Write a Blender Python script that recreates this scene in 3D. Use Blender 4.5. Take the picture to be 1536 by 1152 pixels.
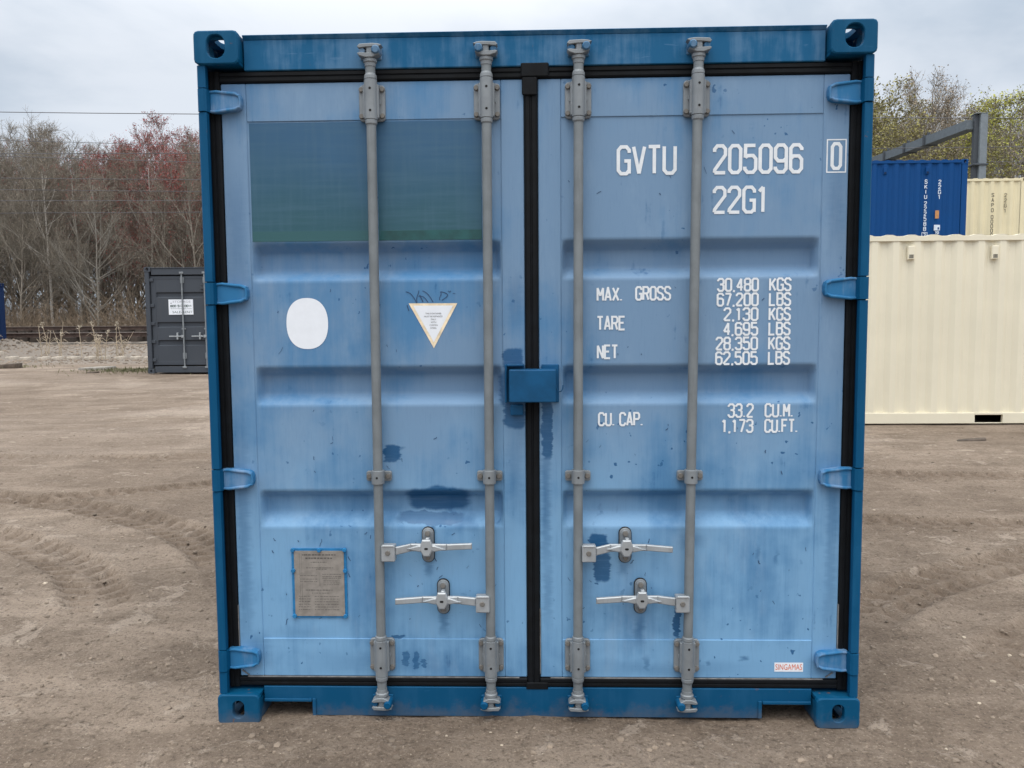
import bpy, bmesh, math, random
import numpy as np
from mathutils import Vector, Matrix

for o in list(bpy.data.objects):
    bpy.data.objects.remove(o)
scene = bpy.context.scene
COL = scene.collection
R = math.radians

# ------------------------------------------------------------------ camera
cam_d = bpy.data.cameras.new("camera")
cam_d.sensor_width = 36.0
cam_d.lens = 28.125
cam_d.clip_start = 0.05
cam_d.clip_end = 3000
cam = bpy.data.objects.new("camera", cam_d)
COL.objects.link(cam)
_cx, _cy, _cz, _yaw, _pit, _rol = 0.0072, -2.9343, 1.5359, -0.0292, -0.0771, -0.0075
fw = Vector((math.sin(_yaw)*math.cos(_pit), math.cos(_yaw)*math.cos(_pit), math.sin(_pit)))
rt = fw.cross(Vector((0, 0, 1))).normalized()
up = rt.cross(fw)
rt2 = rt*math.cos(_rol) + up*math.sin(_rol)
up2 = up*math.cos(_rol) - rt*math.sin(_rol)
cam.matrix_world = Matrix(((rt2.x, up2.x, -fw.x, _cx), (rt2.y, up2.y, -fw.y, _cy),
                           (rt2.z, up2.z, -fw.z, _cz), (0, 0, 0, 1)))
scene.camera = cam

# ------------------------------------------------------------------ world, sun, exposure
SUN_EL, SUN_AZ = R(70), R(200)      # azimuth measured from +Y clockwise: behind the camera, a little left
world = bpy.data.worlds.new("World")
scene.world = world
world.use_nodes = True


class NT:
    """small helper round a node tree"""
    def __init__(s, tree):
        s.t = tree
        tree.nodes.clear()

    def n(s, typ, **kw):
        nd = s.t.nodes.new(typ)
        for k, v in kw.items():
            setattr(nd, k, v)
        return nd

    def put(s, sock, v):
        if isinstance(v, bpy.types.NodeSocket):
            s.t.links.new(v, sock)
        elif isinstance(v, (tuple, list)) and len(v) == 3 and sock.type == 'RGBA':
            sock.default_value = (*v, 1)
        else:
            sock.default_value = v

    def math(s, op, a, b=None, c=None, clamp=False):
        nd = s.n('ShaderNodeMath', operation=op, use_clamp=clamp)
        for i, v in enumerate((a, b, c)):
            if v is not None:
                s.put(nd.inputs[i], v)
        return nd.outputs[0]

    def vmath(s, op, a, b=None):
        nd = s.n('ShaderNodeVectorMath', operation=op)
        s.put(nd.inputs[0], a)
        if b is not None:
            s.put(nd.inputs[1], b)
        return nd.outputs[0]

    def mix(s, f, a, b, blend='MIX'):
        nd = s.n('ShaderNodeMix', data_type='RGBA', blend_type=blend)
        s.put(nd.inputs[0], f)
        s.put(nd.inputs[6], a)
        s.put(nd.inputs[7], b)
        return nd.outputs[2]

    def noise(s, vec, scale, detail=4, rough=0.55, dist=0.0, color=False):
        nd = s.n('ShaderNodeTexNoise')
        if vec is not None:
            s.put(nd.inputs['Vector'], vec)
        nd.inputs['Scale'].default_value = scale
        nd.inputs['Detail'].default_value = detail
        nd.inputs['Roughness'].default_value = rough
        nd.inputs['Distortion'].default_value = dist
        return nd.outputs['Color' if color else 'Fac']

    def smooth(s, v, a, b, lo=0.0, hi=1.0):
        nd = s.n('ShaderNodeMapRange', interpolation_type='SMOOTHSTEP')
        s.put(nd.inputs['Value'], v)
        nd.inputs['From Min'].default_value = a
        nd.inputs['From Max'].default_value = b
        nd.inputs['To Min'].default_value = lo
        nd.inputs['To Max'].default_value = hi
        return nd.outputs[0]

    def obj(s):
        return s.n('ShaderNodeTexCoord').outputs['Object']

    def scale(s, vec, x, y, z):
        return s.vmath('MULTIPLY', vec, (x, y, z))

    def sep(s, vec):
        nd = s.n('ShaderNodeSeparateXYZ')
        s.put(nd.inputs[0], vec)
        return nd.outputs

    def comb(s, x, y, z):
        nd = s.n('ShaderNodeCombineXYZ')
        for i, v in enumerate((x, y, z)):
            s.put(nd.inputs[i], v)
        return nd.outputs[0]

    def bump(s, h, strength=0.3, dist=0.01):
        nd = s.n('ShaderNodeBump')
        nd.inputs['Strength'].default_value = strength
        nd.inputs['Distance'].default_value = dist
        s.put(nd.inputs['Height'], h)
        return nd.outputs[0]

    def out(s, base, rough=0.6, metal=0.0, normal=None, spec=0.5):
        b = s.n('ShaderNodeBsdfPrincipled')
        s.put(b.inputs['Base Color'], base)
        s.put(b.inputs['Roughness'], rough)
        s.put(b.inputs['Metallic'], metal)
        b.inputs['Specular IOR Level'].default_value = spec
        if normal is not None:
            s.put(b.inputs['Normal'], normal)
        o = s.n('ShaderNodeOutputMaterial')
        s.t.links.new(b.outputs[0], o.inputs[0])
        return b


w = NT(world.node_tree)
sky = w.n('ShaderNodeTexSky', sky_type='NISHITA', sun_disc=False)
sky.sun_elevation = SUN_EL
sky.sun_rotation = SUN_AZ
dirv = w.n('ShaderNodeTexCoord').outputs['Generated']
sx, sy, sz = w.sep(dirv)
zz = w.math('ADD', w.math('MAXIMUM', sz, 0.0), 0.22)
cl = w.comb(w.math('DIVIDE', sx, zz), w.math('DIVIDE', sy, zz), 0.3)
n1 = w.noise(cl, 1.15, 6, 0.55, 0.35)
n2 = w.noise(w.vmath('ADD', cl, (7.3, 2.1, 4.0)), 0.5, 3, 0.5)
cmask = w.smooth(w.math('ADD', w.math('MULTIPLY', n1, 0.55), w.math('MULTIPLY', n2, 0.55)), 0.44, 0.64)
cloud = w.mix(cmask, (4.7, 5.55, 6.6), (7.9, 8.4, 9.1))
zen = w.smooth(sz, 0.24, 0.85, 0.0, 1.0)          # overcast sky: brightest overhead
zc = w.mix(zen, (1.0, 1.0, 1.0), (4.1, 3.8, 3.45))
cloud = w.mix(1.0, cloud, zc, 'MULTIPLY')
mixed = w.mix(0.12, cloud, sky.outputs[0])
bg = w.n('ShaderNodeBackground')
w.put(bg.inputs[0], mixed)
bg.inputs[1].default_value = 0.1
wo = w.n('ShaderNodeOutputWorld')
w.t.links.new(bg.outputs[0], wo.inputs[0])

sun_d = bpy.data.lights.new("sun", 'SUN')
sun_d.energy = 1.0
sun_d.angle = R(25)
sun_d.color = (1.0, 0.93, 0.82)
sun = bpy.data.objects.new("sun", sun_d)
COL.objects.link(sun)
_sd = Vector((math.sin(SUN_AZ)*math.cos(SUN_EL), math.cos(SUN_AZ)*math.cos(SUN_EL), math.sin(SUN_EL)))
sun.rotation_euler = (-_sd).to_track_quat('-Z', 'Y').to_euler()

scene.view_settings.view_transform = 'Standard'
scene.view_settings.look = 'None'
scene.view_settings.exposure = 0.08
scene.view_settings.gamma = 1.0


# ------------------------------------------------------------------ mesh helpers
class MB:
    """collects shapes and links them as ONE mesh object"""
    def __init__(s):
        s.v, s.f, s.m, s.sm = [], [], [], []

    def add(s, verts, faces, mat=0, smooth=False):
        b = len(s.v)
        s.v.extend(tuple(p) for p in verts)
        for f in faces:
            s.f.append(tuple(i+b for i in f))
            s.m.append(mat)
            s.sm.append(smooth)
        return s

    def box(s, x0, x1, y0, y1, z0, z1, mat=0, bev=0.0, seg=1):
        if x0 > x1: x0, x1 = x1, x0
        if y0 > y1: y0, y1 = y1, y0
        if z0 > z1: z0, z1 = z1, z0
        if bev <= 0:
            v = [(x0, y0, z0), (x1, y0, z0), (x1, y1, z0), (x0, y1, z0),
                 (x0, y0, z1), (x1, y0, z1), (x1, y1, z1), (x0, y1, z1)]
            f = [(3, 2, 1, 0), (4, 5, 6, 7), (0, 1, 5, 4), (1, 2, 6, 5), (2, 3, 7, 6), (3, 0, 4, 7)]
            return s.add(v, f, mat)
        bm = bmesh.new()
        bmesh.ops.create_cube(bm, size=1)
        for vv in bm.verts:
            vv.co = Vector(((x0+x1)/2+vv.co.x*(x1-x0), (y0+y1)/2+vv.co.y*(y1-y0), (z0+z1)/2+vv.co.z*(z1-z0)))
        bmesh.ops.bevel(bm, geom=bm.edges[:], offset=min(bev, .49*min(x1-x0, y1-y0, z1-z0)), segments=seg, affect='EDGES', profile=0.5)
        bm.verts.index_update()
        s.add([vv.co for vv in bm.verts], [[vv.index for vv in ff.verts] for ff in bm.faces], mat, seg > 1)
        bm.free()
        return s

    def rings(s, rings, mat=0, smooth=True, cap=True, closed=True):
        n = len(rings[0])
        v = [p for r in rings for p in r]
        f = []
        for i in range(len(rings)-1):
            for j in range(n if closed else n-1):
                k = (j+1) % n
                f.append((i*n+j, i*n+k, (i+1)*n+k, (i+1)*n+j))
        s.add(v, f, mat, smooth)
        if cap and closed:
            s.add(rings[0], [tuple(range(n-1, -1, -1))], mat, False)
            s.add(rings[-1], [tuple(range(n))], mat, False)
        return s

    def tube(s, pts, rad, n=12, mat=0, cap=True):
        pts = [Vector(p) for p in pts]
        if not isinstance(rad, (list, tuple)):
            rad = [rad]*len(pts)
        rs = []
        prev = None
        for i, p in enumerate(pts):
            d = (pts[min(i+1, len(pts)-1)]-pts[max(i-1, 0)]).normalized()
            if prev is None:
                a = d.orthogonal().normalized()
            else:
                a = (prev-d*prev.dot(d)).normalized()
            prev = a
            b = d.cross(a)
            rs.append([tuple(p+(a*math.cos(t*2*math.pi/n)+b*math.sin(t*2*math.pi/n))*rad[i]) for t in range(n)])
        return s.rings(rs, mat, True, cap)

    def lathe(s, x, y, prof, n=20, mat=0):
        """profile of (z, r) round a vertical axis"""
        rs = [[(x+r*math.cos(t*2*math.pi/n), y+r*math.sin(t*2*math.pi/n), z) for t in range(n)] for z, r in prof]
        for a, b in zip(rs[:-1], rs[1:]):
            s.rings([a, b], mat, True, False)
        s.add(rs[0], [tuple(range(n-1, -1, -1))], mat, False)
        return s.add(rs[-1], [tuple(range(n))], mat, False)

    def bolt(s, x, z, y0, y1, r, n=8, mat=0):
        rs = []
        for y, k in ((y0, .82), (y0+.003, 1.0), (y1, 1.0)):
            rs.append([(x+r*k*math.cos(t*2*math.pi/n+.3), y, z+r*k*math.sin(t*2*math.pi/n+.3)) for t in range(n)])
        return s.rings(rs, mat, False, True)

    def prism_xz(s, poly, y0, y1, mat=0, bev=0.0):
        """polygon of (x, z) given anticlockwise seen from -y; front at y0; optional chamfer"""
        n = len(poly)
        if bev > 0:
            c = (sum(p[0] for p in poly)/n, sum(p[1] for p in poly)/n)
            ins = []
            for i in range(n):
                p, a, b = Vector(poly[i]), Vector(poly[i-1]), Vector(poly[(i+1) % n])
                e1, e2 = (p-a).normalized(), (b-p).normalized()
                nn = Vector((-(e1.y+e2.y), e1.x+e2.x))
                nn = nn.normalized() if nn.length > 1e-6 else Vector((-e1.y, e1.x))
                k = max(.5, nn.dot(Vector((-e1.y, e1.x))))
                ins.append(tuple(p+nn*bev/k))
            rs = [[(p[0], y0, p[1]) for p in ins], [(p[0], y0+bev, p[1]) for p in poly], [(p[0], y1, p[1]) for p in poly]]
        else:
            rs = [[(p[0], y0, p[1]) for p in poly], [(p[0], y1, p[1]) for p in poly]]
        return s.rings(rs, mat, False, True)

    def prism_xy(s, poly, z0, z1, mat=0):
        rs = [[(p[0], p[1], z0) for p in poly], [(p[0], p[1], z1) for p in poly]]
        return s.rings(rs, mat, False, True)

    def grid(s, xs, zs, fn, mat=0, smooth=False):
        v = [fn(x, z) for z in zs for x in xs]
        n = len(xs)
        f = [(j*n+i, j*n+i+1, (j+1)*n+i+1, (j+1)*n+i) for j in range(len(zs)-1) for i in range(n-1)]
        return s.add(v, f, mat, smooth)

    def ribbon(s, pts, wd, y, closed=False, mat=0):
        """flat stroke in the xz plane with mitred corners"""
        P = [Vector(p) for p in pts]
        n = len(P)
        L, Rr = [], []
        for i in range(n):
            if closed:
                a, b = P[i-1], P[(i+1) % n]
            else:
                a, b = P[max(i-1, 0)], P[min(i+1, n-1)]
            e1 = (P[i]-a); e2 = (b-P[i])
            if e1.length < 1e-9: e1 = e2
            if e2.length < 1e-9: e2 = e1
            e1, e2 = e1.normalized(), e2.normalized()
            nn = Vector((-(e1.y+e2.y), e1.x+e2.x))
            nn = nn.normalized() if nn.length > 1e-6 else Vector((-e1.y, e1.x))
            k = max(.55, nn.dot(Vector((-e1.y, e1.x))))
            L.append(P[i]+nn*wd/2/k); Rr.append(P[i]-nn*wd/2/k)
        e_ = 0 if closed else 1.5e-5
        v = [(p.x, y-e_*i, p.y) for i, p in enumerate(L)]+[(p.x, y-e_*i, p.y) for i, p in enumerate(Rr)]
        f = []
        for i in range(n if closed else n-1):
            j = (i+1) % n
            f.append((n+i, n+j, j, i))
        return s.add(v, f, mat)

    def build(s, name, mats, parent=None, loc=None):
        me = bpy.data.meshes.new(name)
        me.from_pydata(s.v, [], s.f)
        if not isinstance(mats, (list, tuple)):
            mats = [mats]
        for m in mats:
            me.materials.append(m)
        me.polygons.foreach_set('material_index', s.m)
        me.polygons.foreach_set('use_smooth', s.sm)
        me.update()
        o = bpy.data.objects.new(name, me)
        COL.objects.link(o)
        if parent is not None:
            o.parent = parent
        if loc is not None:
            o.location = loc
        return o


def tag(o, label=None, cat=None, group=None, kind=None):
    if label: o['label'] = label
    if cat: o['category'] = cat
    if group: o['group'] = group
    if kind: o['kind'] = kind
    return o


def empty(name, loc=(0, 0, 0), rz=0.0):
    o = bpy.data.objects.new(name, None)
    o.empty_display_size = .2
    COL.objects.link(o)
    o.location = loc
    o.rotation_euler = (0, 0, rz)
    return o


def copy_tree(o, parent=None):
    c = o.copy()
    COL.objects.link(c)
    if parent is not None:
        c.parent = parent
    for ch in o.children:
        copy_tree(ch, c)
    return c


def round_rect(x0, x1, z0, z1, r, n=5):
    pts = []
    for cx, cz, a0 in ((x1-r, z0+r, -90), (x1-r, z1-r, 0), (x0+r, z1-r, 90), (x0+r, z0+r, 180)):
        for i in range(n+1):
            a = R(a0+90*i/n)
            pts.append((cx+r*math.cos(a), cz+r*math.sin(a)))
    return pts


_fc = {}
def font_tris(txt):
    """outline of a line of text in the built-in font, scaled to the unit box"""
    if txt not in _fc:
        cu = bpy.data.curves.new('lettering', 'FONT')
        cu.body = txt
        cu.resolution_u = 3
        ob = bpy.data.objects.new('lettering', cu)
        COL.objects.link(ob)
        dg = bpy.context.evaluated_depsgraph_get()
        me = bpy.data.meshes.new_from_object(ob.evaluated_get(dg))
        vs = [(v.co.x, v.co.y) for v in me.vertices]
        fs = [tuple(p.vertices) for p in me.polygons]
        bpy.data.objects.remove(ob); bpy.data.curves.remove(cu); bpy.data.meshes.remove(me)
        xs = [p[0] for p in vs]; ys = [p[1] for p in vs]
        x0, x1, y0, y1 = min(xs), max(xs), min(ys), max(ys)
        _fc[txt] = ([((a-x0)/(x1-x0), (b-y0)/(y1-y0)) for a, b in vs], fs)
    return _fc[txt]


def font_text(mb, txt, x0, x1, z0, z1, y, mat=0):
    vs, fs = font_tris(txt)
    mb.add([(x0+a*(x1-x0), y, z0+b*(z1-z0)) for a, b in vs], fs, mat)


# block stencil letters on a 4 x 8 grid
G = {
 '0': [[(1, 0), (3, 0), (4, 1), (4, 7), (3, 8), (1, 8), (0, 7), (0, 1), 'c']],
 '1': [[(.7, 6.6), (2.2, 8), (2.2, 0)]],
 '2': [[(0, 6.2), (0, 7), (1, 8), (3, 8), (4, 7), (4, 5.3), (.15, .9), (0, 0), (4, 0)]],
 '3': [[(0, 6.4), (0, 7), (1, 8), (3, 8), (4, 7), (4, 5.2), (3, 4.3), (1.4, 4.3)], [(3, 4.3), (4, 3.4), (4, 1), (3, 0), (1, 0), (0, 1), (0, 1.7)]],
 '4': [[(3, 0), (3, 8), (0, 2.4), (4.2, 2.4)]],
 '5': [[(3.8, 8), (.2, 8), (.1, 4.4), (1, 5), (3, 5), (4, 4), (4, 1), (3, 0), (1, 0), (0, 1), (0, 1.7)]],
 '6': [[(4, 6.4), (4, 7), (3, 8), (1, 8), (0, 7), (0, 1), (1, 0), (3, 0), (4, 1), (4, 3.7), (3, 4.7), (1, 4.7), (0, 3.9)]],
 '7': [[(0, 8), (4, 8), (1.5, 0)]],
 '8': [[(1, 4.3), (3, 4.3), (4, 5.2), (4, 7), (3, 8), (1, 8), (0, 7), (0, 5.2), 'c'], [(1, 4.3), (3, 4.3), (4, 3.4), (4, 1), (3, 0), (1, 0), (0, 1), (0, 3.4), 'c']],
 '9': [[(0, 1.6), (0, 1), (1, 0), (3, 0), (4, 1), (4, 7), (3, 8), (1, 8), (0, 7), (0, 4.3), (1, 3.3), (3, 3.3), (4, 4.1)]],
 'G': [[(4, 6.2), (4, 7), (3, 8), (1, 8), (0, 7), (0, 1), (1, 0), (3, 0), (4, 1), (4, 3.8), (2.2, 3.8)], [(4, 1.5), (4, 0)]],
 'V': [[(0, 8), (2, 0), (4, 8)]],
 'T': [[(-.1, 8), (4.1, 8)], [(2, 8), (2, 0)]],
 'U': [[(0, 8), (0, 1), (1, 0), (3, 0), (4, 1), (4, 8)]],
 'M': [[(0, 0), (0, 8), (2, 3), (4, 8), (4, 0)]],
 'A': [[(0, 0), (1.9, 8), (2.1, 8), (4, 0)], [(.7, 2.3), (3.3, 2.3)]],
 'X': [[(0, 0), (4, 8)], [(0, 8), (4, 0)]],
 'R': [[(0, 0), (0, 8), (3, 8), (4, 7), (4, 5), (3, 4), (0, 4)], [(2.4, 4), (4, 0)]],
 'O': [[(1, 0), (3, 0), (4, 1), (4, 7), (3, 8), (1, 8), (0, 7), (0, 1), 'c']],
 'S': [[(4, 6.4), (4, 7), (3, 8), (1, 8), (0, 7), (0, 5.4), (1, 4.4), (3, 3.8), (4, 2.8), (4, 1), (3, 0), (1, 0), (0, 1), (0, 1.8)]],
 'E': [[(4, 8), (0, 8), (0, 0), (4, 0)], [(0, 4.2), (3.2, 4.2)]],
 'N': [[(0, 0), (0, 8), (4, 0), (4, 8)]],
 'K': [[(0, 0), (0, 8)], [(4, 8), (0, 3)], [(1.4, 4.6), (4, 0)]],
 'L': [[(0, 8), (0, 0), (3.8, 0)]],
 'B': [[(0, 0), (0, 8), (3, 8), (4, 7), (4, 5.2), (3, 4.3), (0, 4.3)], [(3, 4.3), (4, 3.4), (4, 1), (3, 0), (0, 0)]],
 'C': [[(4, 6.2), (4, 7), (3, 8), (1, 8), (0, 7), (0, 1), (1, 0), (3, 0), (4, 1), (4, 1.8)]],
 'P': [[(0, 0), (0, 8), (3, 8), (4, 7), (4, 5), (3, 4), (0, 4)]],
 'F': [[(4, 8), (0, 8), (0, 0)], [(0, 4.2), (3.2, 4.2)]],
 'I': [[(2, 0), (2, 8)]],
 '.': [[(.3, 0), (.3, .75)]],
 ',': [[(.6, .5), (.2, -.9)]],
}
WID = {'.': 1.0, ',': 1.0, ' ': 4.0, '1': 3.2, 'I': 3.0}


def block_text(mb, s, x0, x1, z0, z1, st, y, mat=0, gap=1.6):
    tot = sum(WID.get(c, 4.0) for c in s)+gap*(len(s)-1)
    x0 += st/2; x1 -= st/2; z0 += st/2; z1 -= st/2
    sx_, sz_ = (x1-x0)/tot, (z1-z0)/8
    cx = 0
    for c in s:
        for pl in G.get(c, []):
            cl_ = pl[-1] == 'c'
            pts = [(x0+(cx+p[0]-(.5 if c == '1' else .5 if c == 'I' else 0))*sx_, z0+p[1]*sz_) for p in (pl[:-1] if cl_ else pl)]
            if cl_:
                mb.ribbon(pts, st, y, True, mat)
            else:
                run = [pts[0]]
                for i in range(1, len(pts)):
                    run.append(pts[i])
                    if i < len(pts)-1:
                        e1 = (Vector(pts[i])-Vector(pts[i-1])).normalized(); e2 = (Vector(pts[i+1])-Vector(pts[i])).normalized()
                        if e1.dot(e2) < -.05:
                            mb.ribbon(run, st, y, False, mat); y -= .00002
                            run = [pts[i]]
                mb.ribbon(run, st, y, False, mat)
            y -= 0.00002
        cx += WID.get(c, 4.0)+gap


# ------------------------------------------------------------------ materials
def new_mat(name):
    m = bpy.data.materials.new(name)
    m.use_nodes = True
    return m, NT(m.node_tree)


def plain(name, c, rough=.6, metal=0.0, var=.12, sc=14, bump=.0, spec=.5):
    m, t = new_mat(name)
    ob = t.obj()
    n = t.noise(ob, sc, 5, .6)
    a = tuple(x*(1-var) for x in c); b = tuple(min(1, x*(1+var)) for x in c)
    t.out(t.mix(t.smooth(n, .3, .7), a, b), rough, metal, t.bump(n, bump, .004) if bump else None, spec)
    return m


def patch_mask(t, x, z, cx, cz, hw, hz, soft=.18):
    """ragged rectangle of brushed paint"""
    dx = t.math('DIVIDE', t.math('ABSOLUTE', t.math('SUBTRACT', x, cx)), hw)
    dz = t.math('DIVIDE', t.math('ABSOLUTE', t.math('SUBTRACT', z, cz)), hz)
    d = t.math('POWER', t.math('ADD', t.math('POWER', dx, 4.0), t.math('POWER', dz, 4.0)), .25)
    return t.smooth(d, 1.0+soft*.3, 1.0-soft*.7)


def weathered_blue(name, fade=1.0, patches=(), bright=1.0, patch_col=(.003, .072, .195)):
    """chalked blue container paint: pale film, deeper blue showing in streaks and specks, brushed touch-ups"""
    m, t = new_mat(name)
    ob = t.obj()
    x, y, z = t.sep(ob)
    big = t.noise(ob, 1.7, 5, .6)
    med = t.noise(t.vmath('ADD', ob, (3.1, 0, 8.2)), 7.0, 5, .62)
    strk = t.noise(t.scale(ob, 34, 30, 1.5), 1.0, 5, .6)
    fine = t.noise(t.scale(ob, 160, 160, 12), 1.0, 3, .6)
    spk = t.noise(t.vmath('ADD', ob, (11, 3, 2)), 34, 2, .5)
    deep = (.002, .075, .21)
    mid = (.070, .205, .395)
    pale = (.160, .270, .418)
    low = (.180, .372, .595)
    hz = t.smooth(t.math('ADD', z, t.math('MULTIPLY', t.math('SUBTRACT', big, .5), 1.1)), 1.5, .35)
    film = t.mix(hz, tuple(c*bright for c in pale), tuple(c*bright for c in low))
    soft = t.noise(t.vmath('ADD', t.scale(ob, 1.0, 1.0, .7), (1.7, 4, 6.1)), 3.1, 3, .55)
    f = t.math('ADD', t.math('MULTIPLY', big, .34), t.math('MULTIPLY', strk, .13))
    f = t.math('ADD', f, t.math('MULTIPLY', med, .13))
    f = t.math('ADD', f, t.math('MULTIPLY', soft, .40))
    worn = t.smooth(f, .37, .53)
    c = t.mix(t.math('MULTIPLY', worn, fade), mid, film)
    c = t.mix(t.math('MULTIPLY', t.smooth(fine, .5, .75), .09), c, deep)
    dk = t.smooth(t.math('ADD', t.math('MULTIPLY', med, .6), t.math('MULTIPLY', strk, .4)), .40, .30)
    c = t.mix(t.math('MULTIPLY', dk, .55), c, deep)
    chalk = t.smooth(t.noise(t.scale(ob, 6, 6, 2), 1.0, 6, .7), .50, .72)
    c = t.mix(t.math('MULTIPLY', chalk, .22), c, (.30, .42, .56))
    sp = t.smooth(spk, .70, .73)
    sp = t.math('MULTIPLY', sp, t.smooth(t.noise(ob, 2.3, 2), .42, .62))
    c = t.mix(t.math('MULTIPLY', sp, .85), c, deep)
    if fade < 1:
        c = t.mix(1-fade, c, deep)
    rough = t.smooth(med, .2, .8, .5, .72)
    if patches:
        w1 = t.math('SUBTRACT', t.noise(t.scale(ob, 7, 7, 75), 1.0, 4, .6), .5)       # bristle ends
        w2 = t.math('SUBTRACT', t.noise(t.vmath('ADD', t.scale(ob, 11, 11, 6), (5, 5, 5)), 1.0, 4, .6), .5)
        px = t.math('ADD', x, t.math('MULTIPLY', w1, .040))
        pz = t.math('ADD', z, t.math('MULTIPLY', w2, .050))
        tot = None
        for cx, cz, hw, hh, k in patches:
            mk = t.math('MULTIPLY', patch_mask(t, px, pz, cx, cz, hw, hh, .26 if k > .7 else 1.3), k*.9)
            tot = mk if tot is None else t.math('MAXIMUM', tot, mk)
        brush = t.smooth(t.noise(t.scale(ob, 6, 6, 110), 1.0, 4, .65), .32, .52, .84, 1.0)
        tot = t.math('MULTIPLY', tot, brush)
        c = t.mix(tot, c, patch_col)
        rough = t.math('SUBTRACT', rough, t.math('MULTIPLY', tot, .2))
    h = t.math('ADD', t.math('MULTIPLY', fine, .4), med)
    t.out(c, rough, 0.0, t.bump(h, .12, .003), .35)
    return m


def frame_paint(name, base, light=None, rust=.5, lightamt=.35, rough=.45, spread=(.52, .66)):
    """sounder paint of posts, sills and castings with scuffs and rust specks"""
    m, t = new_mat(name)
    ob = t.obj()
    n = t.noise(ob, 4, 5, .62)
    st = t.noise(t.scale(ob, 22, 22, 2.2), 1.0, 5, .6)
    f = t.smooth(t.math('ADD', t.math('MULTIPLY', n, .55), t.math('MULTIPLY', st, .45)), .45, .62)
    c = t.mix(t.math('MULTIPLY', f, lightamt), base, light or tuple(min(1, b*2+.05) for b in base))
    r = t.noise(t.vmath('ADD', ob, (2, 9, 4)), 30, 5, .7)
    r2 = t.noise(t.vmath('ADD', ob, (5, 1, 3)), 3.2, 3, .5)
    rm = t.math('MULTIPLY', t.smooth(r, .64, .69), t.smooth(r2, *spread))
    c = t.mix(t.math('MULTIPLY', rm, rust), c, (.16, .075, .045))
    zz_ = t.sep(ob)[2]
    mud = t.smooth(t.math('ADD', zz_, t.math('MULTIPLY', t.math('SUBTRACT', t.noise(ob, 11, 5, .7), .5), .22)), .075, .0)
    c = t.mix(t.math('MULTIPLY', mud, .28), c, (.17, .135, .105))
    sc = t.noise(t.scale(ob, 9, 9, 60), 1.0, 3, .5)
    c = t.mix(t.math('MULTIPLY', t.smooth(sc, .70, .74), .35), c, light or tuple(min(1, b*3+.1) for b in base))
    t.out(c, t.smooth(n, .3, .7, rough, rough+.2), 0, t.bump(r, .08, .003), .16)
    return m


M = {}
M['frame_blue'] = frame_paint('deep_blue_frame_paint', (.0006, .070, .168), (.02, .135, .28), .85, .22, .5)
M['casting_blue'] = frame_paint('scuffed_casting_paint', (.0006, .070, .160), (.03, .14, .27), 1.0, .3, .5, (.44, .54))
M['sill_blue'] = frame_paint('sill_blue_paint', (.002, .070, .165), (.02, .11, .23), .5, .3)
M['header_blue'] = frame_paint('header_blue_paint', (.010, .105, .235), (.11, .225, .37), .25, .65, .55)
M['post_inner'] = frame_paint('post_recess_shade_paint', (.002, .035, .10), (.01, .06, .14), .2, .3)  # darker copy of the frame blue: shade of the recess put into its colour
M['hinge'] = frame_paint('worn_hinge_paint', (.03, .165, .35), (.19, .30, .46), .3, .9, .55)
M['lug'] = frame_paint('keeper_lug_paint', (.03, .12, .24), (.20, .28, .38), .5, .7, .5)
LP = [(-.538, 1.038, .034, .033, 1), (-.075, 1.40, .040, .042, .95), (-.075, 1.185, .042, .055, .95), (-.07, 1.29, .06, .08, .8),
      (-.37, .862, .125, .052, 1), (-.40, .783, .14, .022, .72), (-.27, .765, .05, .03, .5), (-.07, .95, .035, .2, .35),
      (-.405, .595, .018, .03, .5), (-.35, .38, .02, .06, .55), (-.50, .235, .014, .03, .8), (-.46, .225, .012, .035, .8), (-.43, .215, .01, .02, .8),
      (-1.12, .72, .028, .52, .42), (-1.105, 1.86, .04, .25, .34), (-1.08, .27, .06, .07, .45), (-.60, .22, .30, .05, .30), (-.065, 1.62, .03, .12, .3), (-.90, .33, .12, .03, .2), (-.53, .325, .03, .006, .9), (-.39, .758, .012, .022, .7), (-.51, 1.06, .02, .008, .5)]
RP = [(.245, .70, .036, .032, 1), (.258, .60, .034, .058, .95), (.05, 1.14, .022, .13, .95), (.045, .86, .02, .30, .55), (.05, .5, .02, .16, .4),
      (.545, .38, .014, .058, 1), (.40, .355, .022, .055, .55), (.60, .70, .05, .03, .35), (.34, .59, .02, .03, .45), (.80, .245, .018, .01, .7),
      (.665, .225, .012, .012, .6), (.43, .22, .014, .04, .6), (.85, .66, .008, .03, .4), (.92, .64, .008, .03, .4), (1.12, .70, .022, .42, .32), (1.11, 1.95, .03, .2, .28), (.50, .20, .34, .035, .32), (1.09, .21, .05, .05, .4), (.18, .52, .05, .10, .2), (.56, .80, .07, .05, .25)]
M['door_l'] = weathered_blue('chalked_blue_paint', 1, LP)
M['door_r'] = weathered_blue('chalked_blue_paint_lettered', 1, RP)
M['lockbox'] = plain('lock_box_paint', (.006, .072, .175), .5, 0, .2, 9, .08, .2)
M['rubber'] = plain('black_rubber', (.0028, .0040, .0058), .7, 0, .35, 22, .15, .22)
M['sealant'] = plain('grey_sealant', (.17, .17, .17), .8, 0, .3, 30)
M['white'] = plain('white_lettering', (.74, .78, .82), .6, 0, .05, 30)
M['sticker'] = plain('white_sticker_vinyl', (.80, .84, .90), .4, 0, .02, 30)
M['cream_edge'] = plain('faded_orange_border', (.84, .70, .50), .5, 0, .2, 25)
M['ink'] = plain('faded_black_print', (.09, .09, .10), .7, 0, .2, 30)
M['scrawl'] = plain('dark_blue_marker', (.02, .06, .14), .6, 0, .2, 30)
M['orange'] = plain('orange_red_print', (.72, .16, .07), .6, 0, .15, 40)
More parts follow.
